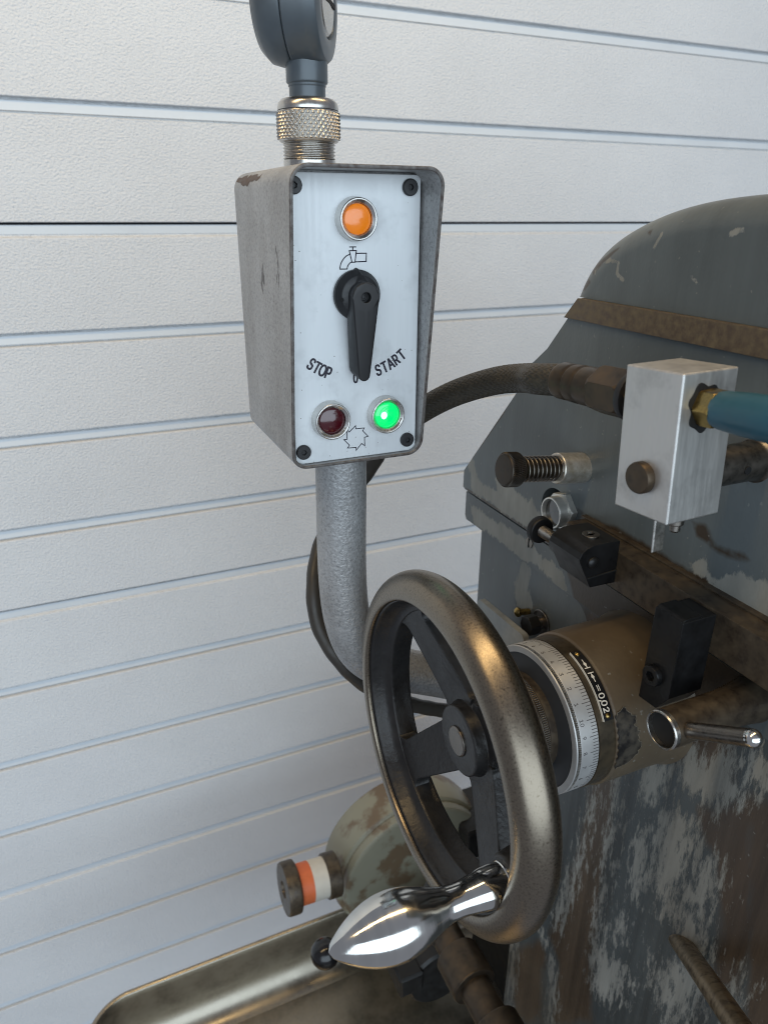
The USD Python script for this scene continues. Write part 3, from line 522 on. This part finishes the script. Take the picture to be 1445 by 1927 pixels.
DPW = [thin([(.3577, -.0356), (.3613, -.0327), (.3552, -.0279), (.3479, -.0257), (.3402, -.0264), (.3409, -.0325), (.3347, -.0357)], .0006), thin([(.3102, -.0103), (.3131, -.0153), (.3143, -.0176)], .0006), thin([(.2649, -.009), (.2600, -.0070)], .0012), thin([(.22, -.02), (.215, -.034)], .0005), thin([(.285, -.03), (.279, -.0335)], .0004)]
DBW = [[(.3665, -.0324), (.3578, -.025), (.3438, -.0177), (.3401, -.0181), (.3534, -.0272), (.362, -.0347)], [(.3747, -.0446), (.3676, -.0375), (.3636, -.0391), (.3684, -.044)], [(.3234, -.0095), (.3186, -.0078), (.3191, -.0115)]]
bm = grid(np.array(sheet + layers + [layers[-1] + [.004, 0, 0], layers[-1] + [.30, 0, 0]]))
part(mm, 'bonnet', bm, 'machine_enamel', wear=wear_of(bm, DPW, DBW, .0025))
part(mm, 'trim_strip', ext_x(Polygon([(.3684, -.0489), (.3800, -.0618), (.05, -.0618), (.05, -.0489)]), XF - .0025, XF + .30), 'brown_strip', smooth=20)
# ledge under the cover, lower walls
LPW = [[(.4894, -.2306), (.3947, -.2273), (.3547, -.2346), (.3462, -.2494), (.3919, -.246), (.4787, -.2463)]]
ledge = Polygon([(.4940, -.2222), (.4940, -.2440), (.4915, -.2475), (.05, -.2475), (.05, -.2222)])
fr_, wl_ = face_x(ledge, XF + .0008, .60, .003)
lg_ = part(mm, 'ledge', fr_, 'ledge_enamel', wear=wear_of(fr_, LPW, [[(.36, -.22), (.2, -.22), (.2, -.25), (.34, -.25)]]))
part(lg_, 'ledge_edge', wl_, 'ledge_enamel', smooth=25)
LWW = [[(.4089, -.2518), (.3884, -.2480), (.399, -.2702), (.3938, -.2816), (.4104, -.2955), (.4171, -.2746)]]
wall = Polygon([(.4705, -.2478), (.4705, -.42), (.30, -.42), (.30, -.2478)])
fr_, wl_ = face_x(wall, XF + .004, .58, .003)
lw = part(mm, 'lower_wall', fr_, 'ledge_enamel', wear=wear_of(fr_, LWW, []))
part(lw, 'lower_wall_edge', wl_, 'machine_enamel', smooth=25)
part(mm, 'ledge_screw', cat([lat([(0, 0), (.0042, 0), (.0040, .0008), (0, .0012)], (XF + .0008, .3978, -.2293), -XA, 24)]), 'steel_dark', label='slotted screw in the ledge')
part(mm, 'ledge_screw_slot', rbox((.0006, .0012, .0076), .0002, (XF - .0004, .3978, -.2293)), 'pit_black')
# slide rail across the face: upper and lower strips
part(mm, 'slide_rail', ext_x(Polygon([(.336, -.1840), (.336, -.2080), (.05, -.2080), (.05, -.1840)]), XF - .0175, XF + .05), 'rail_steel', smooth=20, label='brown steel slide rail')
part(mm, 'rail_edge', ext_x(Polygon([(.339, -.1828), (.339, -.1842), (.05, -.1842), (.05, -.1828)]), XF - .004, XF + .02), 'rail_steel', smooth=20)
# feed screw housing with index band, name plate
hs = part(mm, 'screw_housing', lat([(.0380, .0836), (.0448, .0836), (.0458, .0846), (.0460, .0900), (.0461, .1200), (.0466, .1300), (.0478, .1360), (.050, .1400)], C, XA, 120), 'housing_enamel', label='brown cylindrical feed screw housing with chipped paint')
part(hs, 'index_band', lat([(.038, .0728), (.0438, .0728), (.0444, .0732), (.0444, .0834), (.038, .0836)], C, XA, 120), 'dial_band')
def bent_poly(poly, r, h, dx=0):
    m = extrude(poly, h); m = trimesh.Trimesh(*trimesh.remesh.subdivide_to_size(m.vertices, m.faces, .0025, max_iter=20)); return bent(m, C, dx, r, 0)
nlab = Polygon([(np.radians(98.1) * .0445, .0763), (np.radians(151.5) * .0445, .0763), (np.radians(151.5) * .0445, .0827), (np.radians(98.1) * .0445, .0827)])
npl = part(hs, 'name_plate', bent_poly(nlab, .0445, .0012), 'label_black', smooth=20, label='black plate lettered with arrows and 0,02')
part(npl, 'plate_edge', bent_poly(Polygon([(np.radians(98.1) * .0445, .0761), (np.radians(151.5) * .0445, .0761), (np.radians(151.5) * .0445, .0764), (np.radians(98.1) * .0445, .0764)]), .0445, .0013), 'white_ink', smooth=20)
for a in (101.2, 148.2):
    part(npl, 'rivet', bent(lathe([(.0016, 0), (.0015, .0006), (.0009, .0010), (0, .0012)], 20), C, .0795, .0456, np.radians(a)), 'brass')
RL = .0457
def lab(poly): return bent(trimesh.Trimesh(*trimesh.remesh.subdivide_to_size(*(lambda m: (m.vertices, m.faces))(extrude(poly, .00008)), .0012, max_iter=12)), C, .0795, RL, 0)
def u(deg): return np.radians(deg) * RL
def bar(p, q, w): return LineString([p, q]).buffer(w / 2, cap_style='flat')
ar = unary_union([bar((u(106.6), 0), (u(113.6), 0), .0005), Polygon([(u(109.0), .0003), (u(110.4), .0010), (u(113.4), 0), (u(110.4), -.0010), (u(109.0), -.0003)]), bar((u(113.8), -.0019), (u(113.8), .0019), .00055),
                  bar((u(118.0), 0), (u(124.8), 0), .0005), Polygon([(u(122.2), .0003), (u(120.9), .0010), (u(118.2), 0), (u(120.9), -.0010), (u(122.2), -.0003)]), bar((u(117.8), -.0019), (u(117.8), .0019), .00055),
                  bar((u(127.0), .00055), (u(131.2), .00055), .00045), bar((u(127.0), -.00055), (u(131.2), -.00055), .00045)])
lt = [lab(g) for g in ar.geoms]
for ch, a in (('0', 134.6), (',', 137.5), ('0', 139.7), ('2', 144.3)):
    m = text_at(ch, .0037, True, .00008)
    if ch == ',': m.apply_translation((0, -.0002, 0))
    lt.append(bent(trimesh.Trimesh(m.vertices * [1.08, 1, 1], m.faces), C, .0795, RL, u(a) / RL))
part(npl, 'plate_lettering', cat(lt), 'white_ink', smooth=False, label='white arrows and 0,02')
# chipped patch on the housing: dark bare metal behind a raised paint edge
ch = Polygon([(np.radians(a) * .046, d) for a, d in ((150, .0838), (146, .0905), (151, .0935), (155, .0975), (160, .0955), (165, .0985), (171, .0975), (176, .1005), (184, .098), (190, .093), (192, .0838))])
ch = Polygon([(x + .0004 * np.sin(i * 2.3), y + .0006 * np.sin(i * 1.7)) for i, (x, y) in enumerate(np.array(ch.segmentize(.0012).exterior.coords))]).buffer(0)
part(hs, 'bare_patch', bent_poly(ch, .0461, .00012), 'flaked', smooth=20, label='dark bare patch where the paint has flaked off')
ed = ch.exterior.buffer(.00022).difference(Point(0, 0).buffer(1e-6)).intersection(shapely.box(-1, .0848, 1, 1))
part(hs, 'paint_edge', bent_poly(ed, .0461, .0003), 'housing_edge', smooth=20)
# column below
CP = [[(0.279, -0.3478), (0.2791, -0.4005), (0.2777, -0.4543), (0.2736, -0.5136), (0.2661, -0.5041), (0.2704, -0.4461), (0.2721, -0.3936), (0.2753, -0.3463)], [(0.2955, -0.3709), (0.3003, -0.4313), (0.3037, -0.4661), (0.3166, -0.5113), (0.3189, -0.547), (0.3101, -0.5505), (0.3043, -0.5063), (0.2987, -0.467), (0.2956, -0.4187), (0.2915, -0.3803)], [(0.2627, -0.3239), (0.2394, -0.3031), (0.2382, -0.324), (0.243, -0.3497), (0.2526, -0.3553), (0.2595, -0.3395)], [(0.2335, -0.2936), (0.1988, -0.2641), (0.188, -0.2922), (0.1981, -0.306), (0.2141, -0.3179), (0.2292, -0.3129)], [(0.1942, -0.2617), (0.178, -0.2486), (0.172, -0.2721), (0.1878, -0.2878)], [(0.2427, -0.3511), (0.2264, -0.3325), (0.2106, -0.3332), (0.2089, -0.354), (0.215, -0.3842), (0.212, -0.4128), (0.224, -0.4217), (0.2348, -0.3882)], [(0.2077, -0.3593), (0.1942, -0.3402), (0.1908, -0.367), (0.196, -0.3969), (0.1834, -0.3986), (0.1856, -0.4283), (0.2071, -0.4196), (0.2125, -0.3954)], [(0.2524, -0.3743), (0.2447, -0.3667), (0.2391, -0.4112), (0.2437, -0.4354), (0.2519, -0.4141)], [(0.2749, -0.5064), (0.259, -0.5059), (0.2354, -0.496), (0.2378, -0.5255), (0.2544, -0.5539), (0.2687, -0.553)], [(0.2107, -0.4506), (0.1934, -0.4222), (0.1793, -0.4288), (0.1901, -0.4808), (0.202, -0.4988), (0.211, -0.4829)], [(0.1672, -0.4173), (0.1595, -0.403), (0.1555, -0.4306), (0.1642, -0.4419)], [(0.1636, -0.3948), (0.1573, -0.3982), (0.1598, -0.4017)], [(0.3348, -0.5738), (0.3187, -0.5836), (0.3107, -0.6062), (0.3082, -0.6587), (0.3011, -0.648), (0.305, -0.5983), (0.321, -0.5691)], [(0.3703, -0.637), (0.3586, -0.6247), (0.358, -0.6772), (0.3635, -0.7144), (0.369, -0.7133)], [(0.2578, -0.456), (0.2525, -0.4516), (0.2476, -0.4763), (0.2526, -0.4826)], [(0.2209, -0.4622), (0.2159, -0.4596), (0.2138, -0.4869), (0.2189, -0.4899)]]
CB = [[(0.2945, -0.3646), (0.2793, -0.3463), (0.278, -0.3956), (0.2784, -0.4388), (0.275, -0.4933), (0.2621, -0.5893), (0.3023, -0.6498), (0.3077, -0.5817), (0.322, -0.5629), (0.3058, -0.5126), (0.2993, -0.4365)], [(0.2148, -0.3216), (0.197, -0.3049), (0.1866, -0.2924), (0.164, -0.3738), (0.1624, -0.4139), (0.1748, -0.4224), (0.1808, -0.3784), (0.1951, -0.3426), (0.2064, -0.3385)], [(0.3614, -0.6283), (0.3338, -0.5802), (0.3183, -0.5857), (0.3142, -0.6678), (0.3574, -0.7329), (0.3626, -0.669)], [(0.1846, -0.2905), (0.1665, -0.2711), (0.1307, -0.4099), (0.1535, -0.4275)]]  # brown grime outlines; the last one paints in the shadow along the right edge
colp = Polygon([(.3400, -.2478), (.3345, -.2500), (.3290, -.2545), (.3255, -.2600), (.3245, -.2660), (.3245, -.34), (.335, -.40), (.371, -.46), (.371, -1.29), (.04, -1.29), (.04, -.2478)])
vis = colp.intersection(shapely.box(.04, -.80, .40, -.2)); 
fr_, wl_ = face_x(vis, XF + .0015, .60, .0026)
co = part(mm, 'column', fr_, 'column_enamel', wear=wear_of(fr_, CP + [[(.3055, -.2499), (.2958, -.2486), (.2872, -.2553), (.2989, -.2581)]], CB + [[(.33, -.25), (.2, -.25), (.2, -.30), (.33, -.30)]], .016), label='lower column with patchy flaking paint')
part(co, 'column_edge', wl_, 'column_enamel', smooth=25)
part(mm, 'column_foot', ext_x(shapely.box(.04, -1.295, .371, -.8003), XF + .0017, .60), 'column_enamel', smooth=20)
part(mm, 'rear_casting', ext_x(Polygon([(.381, -.60), (.60, -.70), (.60, -1.295), (.381, -1.295)]), XF + .115, .70), 'black_metal', smooth=20)
part(mm, 'knee_bracket', ext_x(Polygon([(.381, -.43), (.52, -.52), (.60, -.62), (.60, -.70), (.381, -.60)]), XF + .115, .60), 'black_metal', smooth=20)

# ------------------------------------------------------------------ things fixed to the machine
pl = thing('spring_plunger', 'knurled spring loaded plunger with a shiny steel sleeve', 'plunger', (XF, .3486, -.1535))
pd_ = np.array([-1, .0, .115]); pd_ /= np.linalg.norm(pd_); po = np.array([XF, .3486, -.1535])
part(pl, 'sleeve', lat([(.0100, -.012), (.0100, .0206), (.0095, .0212), (.004, .0212)], po, pd_, 64), 'sleeve_steel')
part(pl, 'plunger_rod', lat([(.0064, .018), (.0064, .055)], po, pd_, 40), 'oily_rod')
tt = np.linspace(0, 1, 420); ang_ = tt * 2 * PI * 9.2; F_ = frame(pd_)
hel = po + F_[:, 2] * (.0212 + .0292 * tt)[:, None] + .0078 * (np.cos(ang_)[:, None] * F_[:, 0] + np.sin(ang_)[:, None] * F_[:, 1])
part(pl, 'coil_spring', tube(hel, .00062, 8), 'steel_dark', smooth=True)
part(pl, 'knurled_knob', knurl(.0108, .0112, po + pd_ * .0500, pd_, 60, 6, .0008, .0011, diamond=False, res=4), 'knob_brown', smooth=50)

sg = thing('oil_sight_glass', 'hexagonal oil sight glass with bright ring in a round recess', 'sight glass', (XF, sy, sz))
so = np.array([XF, .3610, -.1885])
part(sg, 'hex_nut', hexa(.0138, .0085, so + [.004, 0, 0], -XA, 14, .0095), 'nut_white', smooth=False)
part(sg, 'ring', lat([(.0094, -.002), (.0108, -.002), (.0110, .0090), (.0107, .0098), (.0097, .0098), (.0094, .0060)], so + [-.002, 0, 0], -XA, 64), 'nut_white')
part(sg, 'glass', lat([(.0096, 0), (.0090, .0008), (0, .0012)], so + [-.0080, 0, 0], -XA, 48), 'window')

d1 = thing('trip_dog', 'black trip dog with knurled adjusting screw clamped on the slide rail', 'trip dog', (.268, .305, -.19))
prof = [(.2772, -.1762), (.2680, -.1758), (.2590, -.1758), (.2540, -.1770), (.2505, -.1795), (.2490, -.1830), (.2500, -.1858), (.2592, -.2032), (.2772, -.2036)]
m = ext_y(Polygon(prof), .2870, .3160)
scr = mf.Manifold.cylinder(.02, .0062, .0062, 40).translate([.2665, .3030, -.1772])
part(d1, 'body', m, 'black_oxide', smooth=30)
part(d1, 'end_boss', lat([(.0075, 0), (.0068, .006), (0, .006)], (.2600, .3155, -.1885), (0, 1, 0), 40), 'black_oxide')
part(d1, 'clamp_screw', cap_screw(.0052, .0012, (.2660, .2995, -.1760), (0, 0, 1), .0026, .0010, 10), 'steel_dark')
part(d1, 'trip_pin', lat([(.0036, 0), (.0036, .0010), (.0030, .0018), (.0016, .0024), (0, .0026)], (.2586, .2870, -.1865), (0, -1, 0), 32), 'black_oxide')
part(d1, 'wear_pad', ext_y(Polygon([(.2560, -.1960), (.2772, -.1948), (.2772, -.1955), (.2563, -.1967)]), .2862, .2875), 'pit_black', smooth=False)
ts = part(d1, 'thumb_screw', knurl(.0088, .0062, (.2605, .3380, -.1885), (0, 1, 0), 60, 2, .0003, .0008, False, 4), 'black_oxide', smooth=50, label='knurled thumb screw')
part(ts, 'screw_thread', cat([lat([(.0034, y), (.0040, y + .0006), (.0034, y + .0012)], (.2605, 0, -.1885), (0, 1, 0), 32) for y in np.arange(.3240, .3385, .0012)]), 'steel_dark')

d2 = thing('stop_block', 'tall black stop block with hex socket screw hanging over the housing', 'stop block', (.265, .224, -.21))
fp = Polygon([(.2330, -.1855), (.2340, -.2425), (.2213, -.2415), (.2145, -.2310), (.2145, -.1855)]).buffer(-.0008).buffer(.0008)
part(d2, 'body', ext_x(fp, .2555, .2775), 'black_oxide', smooth=30)
part(d2, 'top_bevel', hullp(np.array([(x, y, z) for y in (.2150, .2325) for x, z in ((.2557, -.1856), (.2575, -.1843), (.2680, -.1843), (.2680, -.1856))])), 'black_oxide', smooth=20)
part(d2, 'socket_screw', cap_screw(.0058, .0032, (.2556, .2262, -.2235), -XA, .0030, .0028, 20), 'black_oxide', label='hex socket screw')

lv = thing('clamp_lever', 'small steel clamp lever with rounded end below the stop block', 'lever', (XF, .1983, -.2316))
lo = np.array([.235, .1983, -.2316])
part(lv, 'shaft', lat([(.0094, .0015), (.0098, .0030), (.0098, .040), (.0110, .052), (.0125, .062)], lo, XA, 64), 'rail_steel')
part(lv, 'shaft_rim', lat([(.0086, .0040), (.0088, .0002), (.0094, 0), (.0099, .0006), (.0099, .0030)], lo, XA, 64), 'steel')
part(lv, 'hollow', lat([(.0088, .0030), (0, .0030)], lo, XA, 48), 'pit_black')
le = np.array([.243, .1559, -.2060]); ls = np.array([.2440, .1915, -.2290]); ld = (le - ls) / np.linalg.norm(le - ls); L_ = np.linalg.norm(le - ls)
hb_ = part(lv, 'handle_bar', lat([(.0040, 0), (.0040, L_ - .0035)], ls, ld, 40), 'steel_dark')
part(hb_, 'rounded_end', lat([(.0041, L_ - .0035)] + [(.0041 * np.cos(t), L_ - .0025 + .0041 * np.sin(t)) for t in np.linspace(0, PI / 2, 9)], ls, ld, 40), 'chrome')

br = thing('bracket_plate', 'pale grey flat bracket plate standing behind the handwheel rim', 'bracket', (.275, .40, -.33))
bp = Polygon([(.4290, -.2895), (.3665, -.2872), (.3600, -.30), (.3600, -.40), (.4330, -.40), (.4330, -.2990)]).buffer(-.004).buffer(.004)
part(br, 'plate', ext_x(bp, .2740, .2790), 'plate_grey', smooth=25)
part(br, 'spacer', cyl(.006, .024, (.276, .39, -.34), XA, 24), 'black_metal')
hxb = thing('hex_bolt', 'dark hexagonal bolt head above the dial', 'bolt', (XF, .3786, -.2883))
part(hxb, 'head', hexa(.0080, .0085, (XF - .002, .3775, -.2880), -XA, 18), 'black_metal', smooth=False)
part(hxb, 'washer', cyl(.0100, .0018, (XF + .004, .3775, -.2880), -XA, 40, .0003), 'steel_dark')
part(hxb, 'shank', cyl(.0050, .008, (XF + .004, .3775, -.2880), -XA, 24, .0003), 'steel_dark')
on = thing('oil_nipple', 'tiny brass oil nipple beside the dark hexagonal bolt', 'oil nipple', (XF, .396, -.2914))
part(on, 'nipple', lat([(.0026, -.010), (.0026, .0035), (.0038, .0045), (.0038, .0065), (.0026, .0080), (0, .0088)], (XF, .3955, -.2880), (-1, .1, .12), 24), 'brass')

# ------------------------------------------------------------------ aluminium block with its hoses
from scipy.spatial.transform import Rotation
bc = np.array([.2644, .2487, -.1024]) * .9; BR = Rotation.from_rotvec([-.0553, -.0119, .0380]).as_matrix(); hf = np.array([.0175, .0175, .0361]) * .9; KS = .9
def bl(x, y, z): return bc + KS * (BR @ np.array([x, y, z]))
def SL(p, o, d, n=64): return lat([(a_ * KS, b_ * KS) for a_, b_ in p], o, d, n)
def SH(r, l, o, d, rot=0, hole=0): return hexa(r * KS, l * KS, o, d, rot, hole)
def SC(r, l, o, d, n=48, ch=.0006): return cyl(r * KS, l * KS, o, d, n, ch)
bk = thing('manifold_block', 'brushed aluminium block with a round brown bolt head on its front', 'valve block', bc)
part(bk, 'block', rbox(hf * 2, .0007, bc, BR), 'aluminium', smooth=False)
part(bk, 'bolt_head', SL([(.0078, -.001), (.0080, .0008), (.0080, .0030), (.0074, .0042), (0, .0044)], bl(-.0175, 0, -.0163), -BR[:, 0], 56), 'ferrule_brown', label='round brown bolt head')
gr = np.array([(r_ * (1 + .10 * np.sin(3 * t + 1) + .08 * np.sin(7 * t)), t) for r_ in (.0098,) for t in np.linspace(0, 2 * PI, 48, endpoint=False)])
part(bk, 'bore_grime', place(trimesh.creation.extrude_polygon(Polygon([(r_ * np.cos(t), r_ * np.sin(t)) for r_, t in gr]), .00015, engine='earcut'), bl(-.0016, -.0175, .0197), -BR[:, 1]), 'black_metal')
tg = part(bk, 'tongue', rbox((.0068, .0011, .0171), .0005, bl(-.0120, -.0085, -.0445), BR), 'steel', label='bright metal tongue under the block')
part(bk, 'drain_screw', cat([SC(.0040, .005, bl(-.0030, -.0100, -.0355), -BR[:, 2], 24, .0004), SC(.0026, .009, bl(-.0030, -.0100, -.0355), -BR[:, 2], 20, .0008)]), 'steel_dark')
rd = thing('mounting_rod', 'round steel rod with a small cross hole behind the aluminium block', 'rod', (XF, .2262, -.110))
part(rd, 'rod', lat([(0, -.0418), (.0096, -.0418), (.0096, -.0005), (.0102, .0008), (.0112, .0016)], (XF - .0015, .2262, -.1100), XA, 48), 'steel_dark')
part(rd, 'cross_hole', cyl(.0020, .0012, (XF - .0150, .2174, -.1100), (0, -1, 0), 24, .0001), 'pit_black')
hx_, hz_ = -.0016, .0197
hzb = .0172
bhh = thing('braided_hose', 'dark brown braided hose arching from the aluminium block behind the switch box', 'hose', bl(hx_, .0175, hzb))
part(bhh, 'brass_fitting', SH(.0098, .008, bl(hx_, .0175, hzb), BR[:, 1], 10), 'brass', smooth=False)
part(bhh, 'seal_ring', SL([(.006, .0065), (.0128, .0068), (.0132, .0085), (.0128, .0105), (.006, .0108)], bl(hx_, .0175, hzb), BR[:, 1], 48), 'o_ring')
part(bhh, 'hose_nut', SH(.0134, .0225, bl(hx_, .0280, hzb), BR[:, 1], 24), 'ferrule_brown', smooth=False)
part(bhh, 'ferrule', SL([(.0080, .0500), (.0104, .0502), (.0108, .0512), (.0108, .0620), (.0101, .0632), (.0101, .0650), (.0108, .0662), (.0106, .0720), (.0099, .0728), (.0099, .0742), (.0105, .0752), (.0106, .0820), (.0098, .0842), (.0088, .0845)], bl(hx_, 0, hzb), BR[:, 1], 64), 'ferrule_brown')
h0 = bl(hx_, .080, hzb); h1 = bl(hx_, .092, hzb - .0008); h2 = bl(hx_, .104, hzb - .0022)
hpts = spline([h0, h1, h2, (.2400, .3380, -.0880), (.2395, .3600, -.0930), (.2345, .3830, -.1010), (.2270, .4060, -.1120), (.2200, .4280, -.1255), (.2120, .4520, -.1410), (.200, .478, -.150), (.180, .500, -.148), (.158, .506, -.135), (.146, .500, -.11)], 260)
def braid(s, a):
    U = a / (2 * PI) * 14; V = s / .0047
    t = lambda w: np.abs((w % 1) - .5) * 2
    p, q = U + V, U - V
    over = (np.floor(p) + np.floor(q)) % 2
    return .00056 * np.where(over > .5, 1 - t(p + .5) ** 3, 1 - t(q + .5) ** 3) - .0002
part(bhh, 'braided_sleeve', tube(hpts, .0082, 168, disp=braid), 'braid', smooth=True)
bhs = thing('blue_hose', 'blue hose with a brass hexagonal fitting leaving the block at the right edge', 'hose', bl(hx_, -.0175, hz_))
part(bhs, 'brass_fitting', SH(.0092, .0085, bl(hx_, -.0175, hz_), -BR[:, 1], 4), 'brass', smooth=False)
bo = bl(hx_, -.0250, hz_)
part(bhs, 'hose_sleeve', SL([(.0070, 0), (.0082, .0004), (.0088, .0030), (.0096, .014), (.0100, .030), (.0098, .05), (.0090, .075), (.0090, .12), (0, .12)], bo, -BR[:, 1] + np.array([0, 0, .02]), 56), 'blue_hose')

# ------------------------------------------------------------------ low background: motor, its capacitor can, tray, levers
mo = thing('motor', 'pale beige round motor with rust stains seen through the handwheel', 'motor', (.3157, .66, -.80))
mo_c = np.array([.3157, 0, -.800])
part(mo, 'end_cap', lat([(0, .600), (.0950, .600), (.1000, .6025), (.1015, .6075), (.1015, .612)], mo_c, (0, 1, 0), 96), 'beige_enamel')
part(mo, 'body', lat([(.1000, .6125), (.1060, .6150), (.1090, .625), (.1095, .650), (.1070, .662), (.1000, .668), (0, .670)], mo_c, (0, 1, 0), 96), 'beige_enamel')
part(mo, 'terminal_box', rbox((.10, .075, .07), .004, (.425, .615, -.775)), 'black_metal', smooth=False)
cn = thing('canister', 'small cylinder with orange and white bands and a brown knob end', 'canister', (.17, .60, -.765))
cd = np.array([-1, 0, .06]); cd /= np.linalg.norm(cd); c0 = np.array([.1960, .600, -.7500])
part(cn, 'neck', cyl(.0265, .016, c0 + cd * -.008, cd, 48, .001), 'rail_steel')
part(cn, 'white_band', lat([(0, .008), (.0236, .008), (.0236, .0265), (0, .0265)], c0, cd, 56), 'band_white')
part(cn, 'orange_band', lat([(0, .0265), (.0237, .0266), (.0237, .0420), (0, .0420)], c0, cd, 56), 'band_orange')
part(cn, 'end_knob', lat([(0, .042), (.0262, .0422), (.0300, .044), (.0306, .046), (.0306, .0570), (.0295, .0595), (.010, .0595), (.009, .0565), (0, .0565)], c0, cd, 64), 'rail_steel')
tr = thing('coolant_tray', 'shallow brownish steel tray running under the machine at the bottom left', 'tray', (.25, .5, -1.02))
YT, ZL, ZF = .660, -.9040, -.9920
path = [(.62, YT)] + [(x, YT) for x in np.linspace(.5, -.052, 30)] + [(-.052 - .05 * np.sin(t), YT - .05 + .05 * np.cos(t)) for t in np.linspace(.1, PI / 2, 12)] + [(-.102, y) for y in np.linspace(YT - .06, .10, 14)]
path = np.array(path); tg_ = np.gradient(path, axis=0); tg_ /= np.linalg.norm(tg_, axis=1, keepdims=True); inw = np.stack([-tg_[:, 1], tg_[:, 0]], 1)
prof = [(-.0055, ZL - .006), (-.006, ZL - .001), (-.0045, ZL + .0005), (-.001, ZL), (.0005, ZL - .002), (.0010, ZL - .008)] + [(.0012 + .002 * t, ZL - .008 + (ZF + .034 - ZL + .008) * t) for t in np.linspace(.1, 1, 8)] + [(.0032 + .033 * (1 - np.cos(t)), ZF + .034 - .033 * np.sin(t)) for t in np.linspace(.1, PI / 2, 10)]
part(tr, 'tray_wall', grid(np.array([[(p[0] + o * w[0], p[1] + o * w[1], z) for o, z in prof] for p, w in zip(path, inw)])), 'tray_steel', smooth=50)
part(tr, 'tray_floor', ext_x(shapely.box(.10, ZF - .002, YT - .034, ZF + .0012), -.066, .62), 'tray_steel', smooth=20)
kb = thing('ball_knob_lever', 'black ball knob on a dark lever just left of the crank handle tip', 'lever', (.25, .50, -.80))
part(kb, 'ball_knob', trimesh.Trimesh(*(lambda s: (s.vertices * .0158 + [.1545, .500, -.7386], s.faces))(trimesh.creation.icosphere(4, 1.0))), 'black_gloss', smooth=True)
part(kb, 'lever_rod', tube(np.linspace((.160, .5, -.742), (.300, .50, -.848), 10), .0060, 20), 'black_oxide')
part(kb, 'lever_hub', cat([rbox((.030, .05, .030), .003, (.246, .495, -.806)), cyl(.040, .05, (.285, .525, -.822), (0, -1, 0), 48, .003)]), 'black_metal', smooth=30)
fp_ = thing('pipe_fitting', 'brown threaded pipe fitting under the handwheel at the bottom edge', 'pipe fitting', (.25, .33, -.65))
part(fp_, 'pipe', lat([(.0150, .28), (.0150, .42)], (.2500, 0, -.6500), (0, 1, 0), 40), 'ferrule_brown')
part(fp_, 'collar', lat([(.012, .3550), (.0205, .3555), (.0215, .3570), (.0215, .3880), (.0205, .3895), (.012, .3900)], (.2500, 0, -.6500), (0, 1, 0), 48), 'ferrule_brown')
part(fp_, 'coupling', lat([(.012, .2800), (.0205, .2800), (.0215, .2815), (.0215, .3200), (.0205, .3215), (.012, .3220)], (.2500, 0, -.6500), (0, 1, 0), 48), 'ferrule_brown')
part(fp_, 'elbow', tube(spline([(.25, .41, -.65), (.252, .44, -.652), (.268, .46, -.655), (.30, .465, -.657), (.34, .466, -.658)], 30), .0155, 28), 'black_metal')
lr_ = thing('column_lever', 'slim steel lever rod sticking out of the column at the bottom right', 'lever', (.305, .2155, -.4357))
l0 = np.array([.3060, .2160, -.4362]); l1 = np.array([.2400, .1200, -.3550])
l1 = l0 + (np.array([.2500, .1341, -.3672]) - l0) * 1.35
part(lr_, 'rod', lat([(0, -.004), (.0056, -.003), (.0064, 0), (.0064, np.linalg.norm(l1 - l0)), (0, np.linalg.norm(l1 - l0))], l0, l1 - l0, 40), 'rod_brown')
